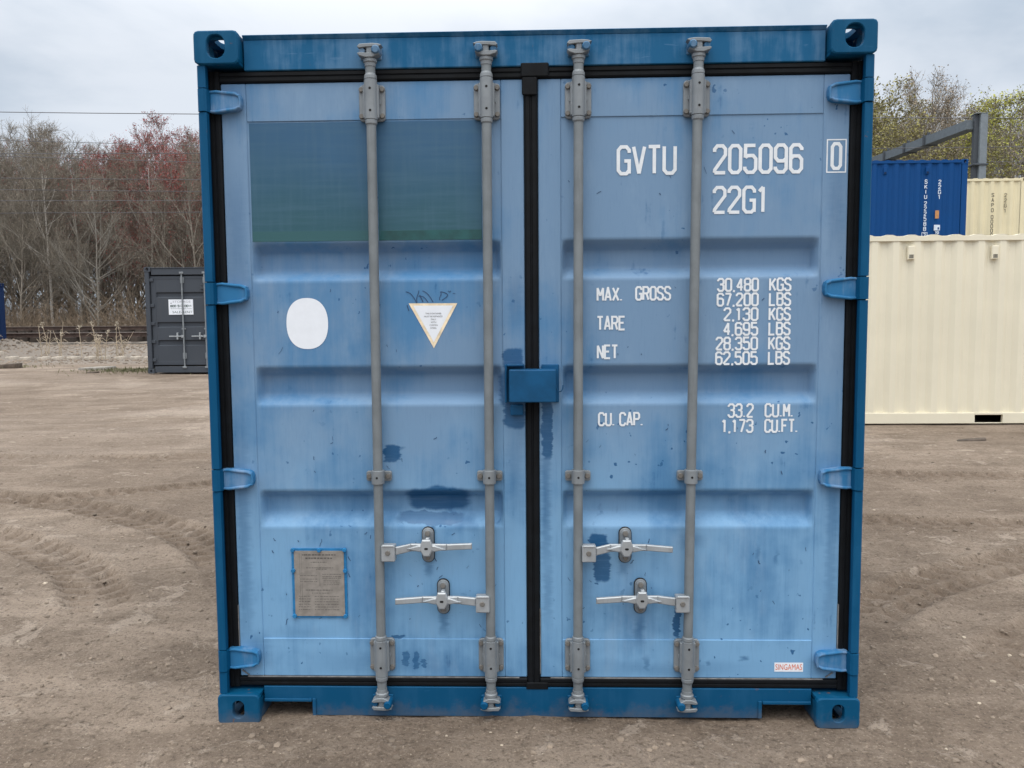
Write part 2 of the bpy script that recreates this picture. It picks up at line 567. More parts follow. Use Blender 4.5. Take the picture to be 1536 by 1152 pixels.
M['plate'] = plain('aged_steel_plate', (.285, .262, .238), .55, .2, .16, 30, .06)
M['plate_print'] = plain('engraved_plate_print', (.115, .105, .095), .7, 0, .3, 60)
M['plate_rim'] = plain('bright_blue_rim_paint', (.012, .17, .39), .5, 0, .2, 30)
M['hole'] = plain('hole_shade_black', (.006, .006, .007), .9, 0, .1)  # black faces stand for shade inside holes and slots; also the catch seats


def galv(name, c, metal, rough, stain=.5):
    m, t = new_mat(name)
    ob = t.obj()
    a = t.noise(ob, 9, 5, .65)
    b = t.noise(t.scale(ob, 90, 90, 5), 1.0, 4, .6)
    col = t.mix(t.smooth(a, .3, .7), tuple(x*.78 for x in c), c)
    col = t.mix(t.math('MULTIPLY', t.smooth(b, .55, .7), .35), col, tuple(x*.6 for x in c))
    rr = t.noise(t.vmath('ADD', ob, (4, 4, 1)), 26, 4, .6)
    col = t.mix(t.math('MULTIPLY', t.smooth(rr, .66, .74), stain), col, (.20, .155, .12))
    t.out(col, t.smooth(a, .2, .8, rough, rough+.18), metal, t.bump(a, .06, .003), .5)
    return m


M['rod'] = galv('dull_galvanised_steel', (.215, .24, .255), .2, .5, .10)
M['cast_zinc'] = galv('galvanised_casting', (.25, .275, .295), .25, .48, .22)
M['bright_zinc'] = galv('bright_zinc_handle', (.42, .45, .475), .4, .38, .12)
M['bolt'] = galv('weathered_bolt', (.20, .19, .175), .3, .55, .6)


def residue():
    m, t = new_mat('old_decal_residue')
    ob = t.obj()
    x, y, z = t.sep(ob)
    n = t.noise(t.scale(ob, 3, 3, 50), 1, 4, .6)
    b = t.noise(ob, 3, 4, .6)
    g = t.smooth(t.math('ADD', z, t.math('MULTIPLY', t.math('SUBTRACT', b, .5), .25)), 1.84, 2.24)
    wv = t.noise(t.scale(ob, 45, 45, 3), 1, 4, .6)
    c = t.mix(g, (.026, .094, .125), (.030, .100, .195))
    c = t.mix(t.math('MULTIPLY', t.smooth(n, .4, .7), .35), c, (.055, .135, .205))
    c = t.mix(t.math('MULTIPLY', t.smooth(wv, .45, .7), .22), c, (.065, .14, .205))
    c = t.mix(t.math('MULTIPLY', t.smooth(b, .5, .7), .25), c, (.04, .125, .23))
    ln = t.smooth(z, 1.8815, 1.8800)
    c = t.mix(ln, c, (.030, .105, .120))
    t.out(c, t.smooth(n, .3, .7, .42, .58), 0, t.bump(n, .12, .003), .4)
    return m


M['residue'] = residue()
M['residue_green'] = plain('green_decal_remnant', (.010, .075, .080), .5, 0, .25, 12)


def corr_paint(name, c, rough=.5, dirt=.25, streak=(.30, .26, .2)):
    m, t = new_mat(name)
    ob = t.obj()
    n = t.noise(ob, 1.2, 5, .6)
    s_ = t.noise(t.scale(ob, 7, 7, .5), 1, 4, .6)
    col = t.mix(t.smooth(n, .3, .7), tuple(x*.93 for x in c), c)
    col = t.mix(t.math('MULTIPLY', t.smooth(s_, .55, .8), dirt), col, streak)
    sp = t.noise(ob, 22, 4, .7)
    col = t.mix(t.math('MULTIPLY', t.smooth(sp, .70, .74), dirt), col, (.2, .12, .07))
    t.out(col, t.smooth(n, .3, .7, rough, rough+.15), 0, t.bump(n, .05, .01), .22)
    return m


M['cream'] = corr_paint('cream_container_paint', (.80, .745, .59), .5, .08, (.42, .36, .26))
M['cream2'] = corr_paint('yellow_cream_paint', (.80, .72, .49), .5, .16, (.40, .33, .22))
M['blue2'] = corr_paint('royal_blue_paint', (.0005, .058, .215), .55, .10, (.01, .07, .2))
M['navy'] = corr_paint('navy_paint', (.006, .024, .085), .5, .2, (.02, .03, .06))
M['grey'] = corr_paint('slate_grey_paint', (.062, .072, .088), .5, .2, (.09, .09, .09))
M['grey_edge'] = plain('grey_frame', (.05, .058, .07), .55)
M['wood_floor'] = plain('under_floor', (.05, .045, .04), .9, 0, .3, 6)
M['steel_post'] = galv('gantry_steel', (.20, .235, .27), .15, .6, .1)
M['steel_mid'] = galv('gantry_beam_steel', (.135, .165, .195), .15, .6, .1)
M['steel_dark'] = galv('gantry_steel_dark', (.06, .072, .088), .15, .6, .1)
M['wire'] = plain('wire_metal', (.10, .10, .11), .6)
M['rail_rust'] = plain('rail_rust', (.075, .048, .038), .85, 0, .25, 6)
M['rail_top'] = plain('rail_head_steel', (.36, .33, .31), .45, .35, .15, 5)
M['sleeper'] = plain('tarred_timber_sleeper', (.06, .046, .037), .9, 0, .3, 5, .2)
M['concrete'] = plain('weathered_concrete', (.30, .28, .25), .9, 0, .25, 8, .3)
M['pale_block'] = plain('pale_block_concrete', (.42, .37, .31), .9, 0, .2, 8, .3)
M['timber'] = plain('rotten_timber', (.09, .07, .055), .9, 0, .35, 9, .3)
M['reed'] = plain('dry_reed_straw', (.46, .38, .28), .9, 0, .2, 3)
M['plume'] = plain('pale_reed_plume', (.62, .55, .44), .95, 0, .15, 6)
M['stone'] = plain('gravel_stone', (.21, .165, .125), .9, 0, .45, 3.1, .2)
M['pale_stone'] = plain('pale_chip', (.42, .35, .27), .9, 0, .25, 3)
M['grass'] = plain('short_grass', (.125, .125, .062), .9, 0, .4, 2)


def bark(name, a, b, sc=5):
    m, t = new_mat(name)
    ob = t.obj()
    n = t.noise(t.scale(ob, 5, 5, 1.3), sc, 5, .65)
    t.out(t.mix(t.smooth(n, .35, .65), a, b), .9, 0, t.bump(n, .4, .02), .2)
    return m


def birch():
    m, t = new_mat('white_bark')
    ob = t.obj()
    n = t.noise(t.scale(ob, 3, 3, 9), 1.2, 4, .6)
    t.out(t.mix(t.smooth(n, .60, .66), (.44, .41, .37), (.12, .10, .085)), .85, 0, None, .2)
    return m


M['bark'] = bark('grey_brown_bark', (.15, .13, .108), (.33, .295, .25))
M['bark_pale'] = bark('pale_grey_bark', (.20, .185, .16), (.35, .325, .285))
M['birch'] = birch()
M['twig'] = bark('twig_bark', (.160, .140, .113), (.265, .237, .195), 2)
M['twig_red'] = bark('reddish_twig', (.19, .115, .098), (.29, .195, .168), 2)
M['bud_red'] = plain('red_buds', (.30, .06, .055), .9, 0, .4, 1.2)
M['bud_brown'] = plain('brown_buds', (.33, .26, .19), .9, 0, .3, 1.2)
M['leaf'] = plain('young_leaves', (.36, .36, .07), .85, 0, .4, 1.0)
M['leaf_olive'] = plain('olive_young_leaves', (.26, .235, .08), .85, 0, .4, 1.0)
M['bramble'] = bark('bramble_stems', (.20, .155, .11), (.38, .30, .225), 1.5)


# ------------------------------------------------------------------ ground
_rng = np.random.default_rng(5)
_tab = _rng.random((256, 256))


def vnoise(x, y):
    xi = np.floor(x).astype(int); yi = np.floor(y).astype(int)
    fx = x-xi; fy = y-yi
    fx = fx*fx*(3-2*fx); fy = fy*fy*(3-2*fy)
    a = _tab[xi % 256, yi % 256]; b = _tab[(xi+1) % 256, yi % 256]
    c = _tab[xi % 256, (yi+1) % 256]; d = _tab[(xi+1) % 256, (yi+1) % 256]
    return (a*(1-fx)+b*fx)*(1-fy)+(c*(1-fx)+d*fx)*fy


def fbm(x, y, o=4, g=.5):
    s, a, t = 0, 1, 0
    for i in range(o):
        s = s+a*vnoise(x*2**i+17.3*i, y*2**i+9.1*i); t += a; a *= g
    return s/t-.5


def sstep(v, a, b):
    t = np.clip((v-a)/(b-a), 0, 1)
    return t*t*(3-2*t)


def base_z(x, y):
    """level of the yard: gently rising away from the camera, bank at the railway, flat pad under the box"""
    x = np.asarray(x, float); y = np.asarray(y, float)
    g = .02*np.clip(y-.3, 0, 17.5)
    pad = (1-sstep(np.abs(x), 1.25, 2.1))*(1-sstep(y, 6.2, 7.4))
    g = g*(1-pad)
    g = g+.10*sstep(y, 20.6, 21.6)+.38*sstep(y, 21.6, 24.6)+.35*sstep(y, 28.2, 29.4)-.40*sstep(y, 32.2, 33.4)
    g = g+.36*sstep(x, -16.4, -17.8)*sstep(y, 20.4, 21.4)*sstep(y, 24.6, 23.6)
    return g


TRACKS = [  # centre line points, width
    ([(-9.5, 4.6), (-6.5, 4.15), (-4.2, 3.55), (-2.6, 2.7), (-1.7, 1.6)], .30),
    ([(-9.5, 3.7), (-6.2, 3.3), (-4.2, 2.7), (-2.9, 1.9), (-2.2, 1.0)], .30),
    ([(-9, 2.6), (-5.5, 3.2), (-3.2, 4.1), (-1.5, 5.6)], .26),
    ([(-11, 6.6), (-6.5, 5.6), (-3, 5.5)], .26),
    ([(1.5, .95), (2.4, 1.7), (3.8, 2.3), (5.8, 2.55), (9, 2.5)], .30),
    ([(1.9, .45), (2.8, 1.1), (4.2, 1.6), (6.0, 1.8), (9, 1.7)], .30),
    ([(1.6, 3.1), (4, 2.75), (7, 3.3), (10, 3.4)], .28),
    ([(2.2, 4.9), (5, 4.4), (9, 4.7)], .28),
]


def ground_height(X, Y):
    Z = base_z(X, Y)
    damp = sstep(np.hypot(X*.7, Y-2), 40, 8)
    Z = Z+.05*fbm(X*.35, Y*.35, 3)*damp+.022*fbm(X*1.6+4, Y*1.6, 4)*damp+(.016*fbm(X*7, Y*7, 3)+.008*fbm(X*15, Y*15, 2))*sstep(np.hypot(X, Y-1), 9, 4)
    tr = np.zeros_like(Z)
    for pts, wd in TRACKS:
        P = []
        for i in range(len(pts)-1):
            p0 = pts[max(i-1, 0)]; p1 = pts[i]; p2 = pts[i+1]; p3 = pts[min(i+2, len(pts)-1)]
            for k in range(14):
                t = k/14
                P.append([.5*((2*p1[j])+(-p0[j]+p2[j])*t+(2*p0[j]-5*p1[j]+4*p2[j]-p3[j])*t*t+(-p0[j]+3*p1[j]-3*p2[j]+p3[j])*t**3) for j in (0, 1)])
        P.append(pts[-1])
        P = np.array(P)
        sel = (X > P[:, 0].min()-.6) & (X < P[:, 0].max()+.6) & (Y > P[:, 1].min()-.6) & (Y < P[:, 1].max()+.6)
        xs, ys = X[sel], Y[sel]
        best = np.full(xs.shape, 9.); sg = np.zeros_like(best); al = np.zeros_like(best)
        acc = 0
        for i in range(len(P)-1):
            a, b = P[i], P[i+1]
            d = b-a; L = np.hypot(*d); d = d/L
            u = (xs-a[0])*d[0]+(ys-a[1])*d[1]
            v = -(xs-a[0])*d[1]+(ys-a[1])*d[0]
            uc = np.clip(u, 0, L)
            dist = np.hypot(u-uc, v)
            m = dist < best
            best[m] = dist[m]; sg[m] = v[m]; al[m] = acc+uc[m]
            acc += L
        brk = sstep(fbm(xs*1.1+31, ys*1.1, 3), -.34, -.05)
        end = sstep(al, 0, .5)*sstep(al, acc, acc-.6)
        inn = sstep(best, wd*.62, wd*.45)*end
        lug = sstep(np.sin((al+np.abs(sg)*.55)*2*np.pi/.135+np.sign(sg)*1.5), -.1, .45)*sstep(np.abs(sg), .012, .035)
        rim = np.exp(-((best-wd*.66)/.045)**2)*end
        dz = -.014*inn-.024*inn*lug*brk+.010*rim*(.4+brk)
        Z[sel] += dz
        tr[sel] = np.maximum(tr[sel], inn*(.45+.55*lug*brk))
    return Z, tr


def axis(lo, f0, f1, hi, step, grow):
    a = list(np.arange(f0, f1, step))
    s_, v = step, f1
    while v < hi:
        a.append(v); s_ *= grow; v += s_
    a.append(hi)
    s_, v, b = step, f0, []
    while True:
        s_ *= grow; v -= s_
        if v <= lo: break
        b.append(v)
    return np.array([lo]+b[::-1]+a)


gx = axis(-900, -6.4, 6.4, 900, .023, 1.04)
gy = axis(-500, -.55, 5.4, 1400, .020, 1.028)
GX, GY = np.meshgrid(gx, gy)
GZ, GT = ground_height(GX, GY)
nx, ny = len(gx), len(gy)
me = bpy.data.meshes.new('ground')
co = np.stack([GX, GY, GZ], -1).reshape(-1, 3).astype(np.float32)
me.vertices.add(nx*ny)
me.vertices.foreach_set('co', co.ravel())
ii = (np.arange(ny-1)[:, None]*nx+np.arange(nx-1)[None]).ravel()
quad = np.stack([ii, ii+1, ii+1+nx, ii+nx], -1).astype(np.int32)
me.loops.add(quad.size)
me.loops.foreach_set('vertex_index', quad.ravel())
me.polygons.add(len(quad))
me.polygons.foreach_set('loop_start', np.arange(0, quad.size, 4, dtype=np.int32))
me.polygons.foreach_set('use_smooth', np.ones(len(quad), bool))
at = me.attributes.new('rut', 'FLOAT', 'POINT')
at.data.foreach_set('value', GT.ravel().astype(np.float32))
me.update(calc_edges=True)
me.validate()
ground = bpy.data.objects.new('ground', me)
COL.objects.link(ground)
tag(ground, kind='structure')

gm, t = new_mat('packed_dirt')
ob = t.obj()
gxx, gyy, gzz = t.sep(ob)
flat = t.comb(gxx, gyy, 0.0)
big = t.noise(flat, .35, 5, .6, .4)
med = t.noise(flat, 1.7, 6, .65, .3)
streak = t.noise(t.scale(flat, .5, 2.2, 1), 1.3, 6, .62, .5)
fin = t.noise(flat, 13, 6, .7)
grit = t.noise(flat, 75, 4, .7)
rut = t.n('ShaderNodeAttribute', attribute_name='rut').outputs['Fac']
c = t.mix(t.smooth(med, .35, .65), (.165, .133, .106), (.262, .216, .175))
c = t.mix(t.math('MULTIPLY', t.smooth(streak, .46, .66), .75), c, (.335, .28, .23))
dry = t.smooth(t.noise(t.scale(flat, .16, .42, 1), 1.0, 5, .6, .4), .46, .62)
c = t.mix(t.math('MULTIPLY', t.math('MULTIPLY', dry, t.smooth(gyy, 2.0, 6.0)), .6), c, (.37, .32, .275))
c = t.mix(t.math('MULTIPLY', t.smooth(big, .58, .44), .42), c, (.135, .104, .08))
c = t.mix(t.math('MULTIPLY', t.smooth(fin, .52, .70), .45), c, (.35, .298, .248))
c = t.mix(t.math('MULTIPLY', t.smooth(fin, .46, .32), .5), c, (.10, .078, .06))
pal = t.smooth(t.math('ADD', t.math('MULTIPLY', t.noise(flat, 4.2, 6, .72, .6), .75), t.math('MULTIPLY', big, .25)), .555, .60)
c = t.mix(t.math('MULTIPLY', pal, .48), c, (.42, .365, .31))
c = t.mix(t.math('MULTIPLY', t.smooth(grit, .56, .68), .6), c, (.45, .385, .31))
c = t.mix(t.math('MULTIPLY', t.smooth(grit, .44, .34), .75), c, (.06, .05, .042))
g2 = t.noise(t.vmath('ADD', flat, (3, 7, 0)), 30, 5, .75)
c = t.mix(t.math('MULTIPLY', t.smooth(g2, .47, .34), .7), c, (.075, .058, .044))
c = t.mix(t.math('MULTIPLY', t.smooth(g2, .56, .70), .5), c, (.37, .315, .26))
c = t.mix(t.math('MULTIPLY', rut, .5), c, (.135, .102, .077))
c = t.mix(1.0, c, (.99, .945, .905), 'MULTIPLY')
bank = t.math('MULTIPLY', t.smooth(gyy, 20.2, 21.5), t.smooth(t.noise(flat, 9, 4, .7), .2, .6))
c = t.mix(bank, c, (.22, .195, .17))
far = t.smooth(gyy, 32, 60)
c = t.mix(far, c, (.14, .115, .08))
h = t.math('ADD', t.math('MULTIPLY', fin, .5), t.math('MULTIPLY', grit, .25))
h = t.math('ADD', h, t.math('MULTIPLY', g2, .4))
h = t.math('ADD', h, t.math('MULTIPLY', pal, .12))
t.out(c, .92, 0, t.bump(h, 1.0, .034), .2)
me.materials.append(gm)


def gz(x, y):
    z, _ = ground_height(np.array([float(x)]), np.array([float(y)]))
    return float(z[0])


# loose stones pressed into the dirt: nobody could count them
def stones(name, n, seed, region, smin, smax, mat, power=2.2):
    rng = np.random.default_rng(seed)
    ico_v = []
    ph = (1+5**.5)/2
    for a, b in ((-1, ph), (1, ph), (-1, -ph), (1, -ph)):
        ico_v.append((a, b, 0))
    for a, b in ((-1, ph), (1, ph), (-1, -ph), (1, -ph)):
        ico_v.append((0, a, b))
    for a, b in ((-1, ph), (1, ph), (-1, -ph), (1, -ph)):
        ico_v.append((b, 0, a))
    iv = np.array(ico_v, float); iv /= np.linalg.norm(iv[0])
    F = [(0, 11, 5), (0, 5, 1), (0, 1, 7), (0, 7, 10), (0, 10, 11), (1, 5, 9), (5, 11, 4), (11, 10, 2), (10, 7, 6), (7, 1, 8),
         (3, 9, 4), (3, 4, 2), (3, 2, 6), (3, 6, 8), (3, 8, 9), (4, 9, 5), (2, 4, 11), (6, 2, 10), (8, 6, 7), (9, 8, 1)]
    xs, ys = region(rng, n)
    zs, _ = ground_height(xs, ys)
    mb = MB()
    for x, y, z in zip(xs, ys, zs):
        s_ = smin+(smax-smin)*rng.random()**power
        k = iv*(1+.32*(rng.random((12, 1))-.5))*np.array([1, .6+.5*rng.random(), .45+.3*rng.random()])*s_
        a = rng.random()*6.28
        ca, sa = math.cos(a), math.sin(a)
        kx = k[:, 0]*ca-k[:, 1]*sa; ky = k[:, 0]*sa+k[:, 1]*ca
        mb.add(np.stack([kx+x, ky+y, k[:, 2]+z+s_*.04], -1).tolist(), F, 0, False)
    o = mb.build(name, mat)
    tag(o, kind='stuff')
    return o


def reg_near(rng, n):
    y = -.6+rng.random(n)**1.6*8
    x = (rng.random(n)-.5)*2*(2.2+.9*(y+.6))
    k = (np.abs(x) > 1.3) | (y < -.03)
    return x[k], y[k]


tag(stones('gravel', 9000, 3, reg_near, .003, .017, M['stone'], 4.5), 'small brown stones scattered over the packed dirt yard', 'gravel')
tag(stones('pale_gravel', 300, 8, reg_near, .003, .015, M['pale_stone'], 4), 'pale chips scattered over the packed dirt yard', 'gravel')


# ------------------------------------------------------------------ container pieces
def plate_hole(mb, W, H, hole, to3, th, r=.016, bev=.004, n=56, mat=0):
    """plate with rounded outline and a hole; to3(u, v, d) maps plate coordinates to space"""
    outer = []; inner = []
    cu, cv, hu, hv, hr = hole
    O = round_rect(0, W, 0, H, r, 8)
    Ih = round_rect(cu-hu, cu+hu, cv-hv, cv+hv, hr, 8)

    def ray(poly, a):
        d = (math.cos(a), math.sin(a)); best = None
        for i in range(len(poly)):
            p, q = poly[i], poly[(i+1) % len(poly)]
            ex, ey = q[0]-p[0], q[1]-p[1]
            den = d[0]*ey-d[1]*ex
            if abs(den) < 1e-12: continue
            px, py = p[0]-cu, p[1]-cv
            tt = (px*ey-py*ex)/den
            ss = (px*d[1]-py*d[0])/den
            if tt > 0 and -1e-6 <= ss <= 1+1e-6 and (best is None or tt < best): best = tt
        return (cu+d[0]*best, cv+d[1]*best)
    for i in range(n):
        a = 2*math.pi*(i+.5)/n
        outer.append(ray(O, a)); inner.append(ray(Ih, a))
    shr = [((p[0]-W/2)*(1-2*bev/W)+W/2, (p[1]-H/2)*(1-2*bev/H)+H/2) for p in outer]
    ing = [(cu+(p[0]-cu)*1.07, cv+(p[1]-cv)*1.07) for p in inner]
    rings_ = [[to3(p[0], p[1], th) for p in inner], [to3(p[0], p[1], .003) for p in inner], [to3(p[0], p[1], 0) for p in ing],
              [to3(p[0], p[1], 0) for p in shr], [to3(p[0], p[1], bev) for p in outer], [to3(p[0], p[1], th) for p in outer]]
    mb.rings(rings_, mat, False, False)
    mb.rings([rings_[-1], rings_[0]], mat, False, False)


def casting(sx_, sy_, top, parent, mat, ox=0., oy=0., oz=0.):
    """hollow corner casting; outer corner at (ox, oy, oz); sx_/sy_ = direction inwards"""
    mb = MB()
    Wd, Dp, Ht = .162, .178, .118
    def P(u, d, v):     # u from outer side inwards, d from the outer end inwards, v up
        return (ox+sx_*u, oy+sy_*d, oz+v)
    hole = (.080, .062, .033, .041, .030) if top else (.080, .060, .0225, .034, .0220)
    plate_hole(mb, Wd, Ht, hole, lambda u, v, d: P(u, d, v), .024)
    e = .006
    # outer side plate with hole (in the y-z plane)
    plate_hole(mb, Dp-.0245-.002, Ht-2*e, (.08, .053, .028, .036, .026), lambda u, v, d: P(d+.002, .0245+u, v+e), .022, .01, .003)
    # top or bottom plate with oblong hole
    zt = Ht-.003 if top else .003
    sg = -1 if top else 1
    plate_hole(mb, Wd-.03-.004, Dp-.0245-.002, (.062, .062, .031, .055, .03), lambda u, v, d: P(.0265+u, .0245+v, zt+sg*d), .022, .01, .003)
    zb = 0.004 if top else Ht-.004-.012
    # opposite plate, inner side, back
    for a in ((.0265, Wd-.004, .0245, Dp-.004, zb, zb+.012), (Wd-.016, Wd-.0045, .0248, Dp-.004, .018, Ht-.027), (.026, Wd-.018, Dp-.02, Dp-.0045, .0175, Ht-.0265)):
        p, q = P(a[0], a[2], a[4]), P(a[1], a[3], a[5])
        mb.box(p[0], q[0], p[1], q[1], p[2], q[2])
    return mb.build('corner_casting', mat, parent)


def corr(a0, a1, pitch=.278, depth=.036):
    """trapezoid profile from a0 to a1 -> list of (pos, depth)"""
    n = max(1, round((a1-a0)/pitch)); p = (a1-a0)/n
    out = []
    for i in range(n):
        b = a0+i*p
        out += [(b, 0), (b+.26*p, 0), (b+.5*p, depth), (b+.76*p, depth)]
    out.append((a1, 0))
    return out


# ------------------------------------------------------------------ the main blue container, doors to the camera
W2, HH, LL = 1.219, 2.591, 6.058
box = empty('shipping_container')
tag(box, 'weathered blue shipping container in the foreground, double doors closed with four lock rods', 'shipping container')
for s_ in (-1, 1):
    for (yy, sy_) in ((0, 1), (LL, -1)):
        for (zz_, top) in ((0, False), (HH-.118, True)):
            casting(-s_, sy_, top, box, M['casting_blue'], s_*W2, yy, zz_)
HZ = [2.350, 1.650, .948, .246]
KH = .040
for s_ in (-1, 1):
    # corner post: outer flange in pieces between the hinge knuckles, recess behind
    mb = MB()
    cuts = [.1185]+[v for h_ in sorted(HZ) for v in (h_-KH-.004, h_+KH+.004)]+[2.4725]
    for i in range(0, len(cuts), 2):
        z0, z1 = cuts[i], cuts[i+1]
        poly = [(-1.2165, .020), (-1.211, .0125), (-1.190, .0105), (-1.184, .013), (-1.1845, .036), (-1.2165, .036)]
        mb.prism_xy([(-s_*px, py) for px, py in (poly if s_ < 0 else poly[::-1])], z0, z1, 0)
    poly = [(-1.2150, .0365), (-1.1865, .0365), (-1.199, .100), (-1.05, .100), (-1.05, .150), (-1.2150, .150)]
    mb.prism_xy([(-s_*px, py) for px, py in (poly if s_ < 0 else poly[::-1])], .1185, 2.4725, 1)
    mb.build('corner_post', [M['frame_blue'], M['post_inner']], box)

# header with a lip at the top, sill with two pocket notches
mb = MB()
mb.box(-1.0568, 1.0568, .055, .150, 2.464, 2.5735, 0, .003)
lip = [(.0552, 2.5738), (.150, 2.5738), (.150, 2.5880), (.046, 2.5880), (.044, 2.5860)]
mb.rings([[(xx, a, b) for a, b in lip] for xx in (-1.0568, 1.0568)], 0, False, True)
header = mb.build('door_header', M['header_blue'], box)
mb = MB()
poly = [(-.866, .012), (.868, .012), (.868, .069), (1.0562, .069), (1.0562, .1285), (-1.0562, .1285), (-1.0562, .069), (-.866, .069)]
mb.prism_xz(poly, .055, .066, 0, .002)
for a, b in ((-1.0562, -.866), (.868, 1.0562)):
    mb.box(a+.002, b-.002, .046, .0548, .0705, .0825, 0, .002)          # lip along the pocket
mb.box(-.866, -.852, .048, .0548, .014, .0825, 0, .002)
mb.box(.854, .868, .048, .0548, .014, .0825, 0, .002)
mb.box(-1.05, 1.05, .0665, .30, .1, .1275, 0)
mb.box(-.866, -.858, .0665, .30, .014, .0995, 0)
mb.box(.860, .868, .0665, .30, .014, .0995, 0)
mb.box(-.8575, .8595, .0665, .075, .014, .0995, 0)
sill = mb.build('door_sill', M['sill_blue'], box)

# body behind the doors
def side_body(root, W, L, H, mat, roofmat, y0=.1785):
    for s in (-1, 1):
        mb = MB()
        pr = corr(y0+.03, L-y0-.03)
        zs_ = (.160, H-.090)
        v = [(s*(W-.012-d), a, z) for z in zs_ for a, d in pr]
        n = len(pr)
        mb.add(v, [((i, i+1, n+i+1, n+i) if s > 0 else (i+1, i, n+i, n+i+1)) for i in range(n-1)])
        mb.build('side_wall', mat, root)
        mb = MB()
        mb.box(s*(W-.06), s*(W-.006), y0, L-y0, H-.090, H-.022, 0, .004)
        mb.box(s*(W-.05), s*(W-.004), y0, L-y0, .014, .1595, 0, .004)
        mb.build('side_rail', mat, root)
    mb = MB()
    pr = corr(y0, L-y0, .209, .02)
    v = [(x_, a, H-.018-d) for x_ in (-W+.062, W-.062) for a, d in pr]
    n = len(pr)
    mb.add(v, [(i+1, i, n+i, n+i+1) for i in range(n-1)])
    mb.build('roof', roofmat, root)
    mb = MB()
    mb.box(-W+.06, W-.06, .31, L-.2, .135, .158, 0)
    mb.build('floor', M['wood_floor'], root)


side_body(box, W2, LL, HH, M['frame_blue'], M['frame_blue'])
mb = MB()
pr = corr(-1.05, 1.05)
v = [(a, LL-.03-d, z) for z in (.12, 2.47) for a, d in pr]; n = len(pr)
mb.add(v, [(i+1, i, n+i, n+i+1) for i in range(n-1)])
mb.box(-1.05, 1.05, LL-.08, LL-.012, 2.4705, 2.57, 0, .004)
mb.box(-1.05, 1.05, LL-.08, LL-.012, .02, .1195, 0, .004)
for s_ in (-1, 1):
    mb.box(s_*1.0505, s_*1.212, LL-.12, LL-.012, .1185, 2.4725, 0, .006)
mb.build('end_wall', M['frame_blue'], box)

# doors ------------------------------------------------------------
D = .066
BANDS = [(1.838, 1.803, 1.735, 1.698), (1.371, 1.338, 1.265, 1.229), (.896, .866, .806, .758)]
BD = .054
DZ0, DZ1 = .166, 2.421
PZ0, PZ1 = .3165, 2.283


def bdepth(z):
    for a, b, c_, d_ in BANDS:
        if d_ <= z <= a:
            if z >= b: k = (a-z)/(a-b)
            elif z <= c_: k = (z-d_)/(c_-d_)
            else: k = 1
            return BD*k
    return 0.0


def make_door(s, xo0, xo1, xp0, xp1, mat):
    """xo = leaf, xp = pressed panel"""
    mb = MB()
    mb.box(xo0, xp0, D, D+.05, DZ0, DZ1, 0, .003)
    mb.box(xp1, xo1, D, D+.05, DZ0, DZ1, 0, .003)
    mb.box(xp0+.0005, xp1-.0005, D+.0006, D+.0505, PZ1, DZ1-.0006, 0, .002)
    mb.box(xp0+.0005, xp1-.0005, D+.0006, D+.0505, DZ0+.0006, PZ0, 0, .002)
    door = mb.build('door', mat, box)
    zs = {PZ0-.004, PZ1+.004}
    for a, b, c_, d_ in BANDS:
        for p, q in ((a, b), (c_, d_)):
            zs |= {p+.0025, p-.0025, q+.0025, q-.0025, (p+q)/2}
        zs |= {(b+c_)/2, b-.012, c_+.012, a+.012, d_-.012}
    for k in range(40):
        z_ = PZ0+(PZ1-PZ0)*k/39
        if not any(d_-.014 < z_ < a+.014 for a, b, c_, d_ in BANDS):
            zs.add(z_)
    zs = sorted(zs)
    xs = sorted({xp0-.004, xp0+.002, xp0+.006, xp0+.018, xp0+.024, xp1-.024, xp1-.018, xp1-.006, xp1-.002, xp1+.004} | {xp0+.024+(xp1-xp0-.048)*k/40 for k in range(1, 40)})
    def fn(x, z):
        e = min(max((x-xp0-.004)/.016, 0), 1)*min(max((xp1-.004-x)/.016, 0), 1)
        w_ = float(fbm(np.array([x*2.2+9+s]), np.array([z*2.2]), 2)[0])*.0022
        return (x, D+.0045+bdepth(z)*e+w_, z)
    mb = MB()
    mb.grid(xs, zs, fn, 0, True)
    rn = random.Random(12+s)          # scratches and rubs in the paint of the panel
    for k in range(46):
        x_ = rn.uniform(xp0+.03, xp1-.03)
        z_ = rn.choice([rn.uniform(.34, .74), rn.uniform(.34, .74), rn.uniform(.93, 1.21), rn.uniform(1.4, 1.68), rn.uniform(1.9, 2.25) if s > 0 else rn.uniform(.35, .7)])
        L_ = rn.uniform(.004, .018)*(2.0 if rn.random() < .12 else 1)
        a = rn.uniform(.5, 2.4)
        pts = [(x_+L_*u*math.cos(a)+rn.uniform(-.002, .002), z_+L_*u*math.sin(a)+rn.uniform(-.002, .002)) for u in (0, .4, .7, 1)]
        mb.ribbon(pts, rn.uniform(.0010, .0030), D+.0030, False, 1)
    mb.build('door_panel', [mat, M['scrawl']], door)
    return door


dl = make_door(-1, -1.150, -.030, -1.0570, -.1150, M['door_l'])
dr = make_door(1, .0215, 1.152, .1060, 1.0580, M['door_r'])


def strip(mb, x0, x1, z0, z1, vert):
    """ribbed rubber lip"""
    y0 = .058
    if vert:
        wd = x1-x0
        prof = [(0, .075), (.04, y0+.004), (.16, y0), (.40, y0), (.46, y0+.004), (.54, y0+.004), (.60, y0), (.84, y0), (.96, y0+.004), (1, .075)]
        rs = [[(x0+u*wd, yy, z) for u, yy in prof] for z in (z0, z1)]
    else:
        wd = z1-z0
        prof = [(0, .075), (.04, y0+.004), (.16, y0), (.40, y0), (.46, y0+.004), (.54, y0+.004), (.60, y0), (.84, y0), (.96, y0+.004), (1, .075)]
        rs = [[(x, yy, z0+u*wd) for u, yy in prof] for x in (x1, x0)]
    mb.rings(rs, 0, False, True)


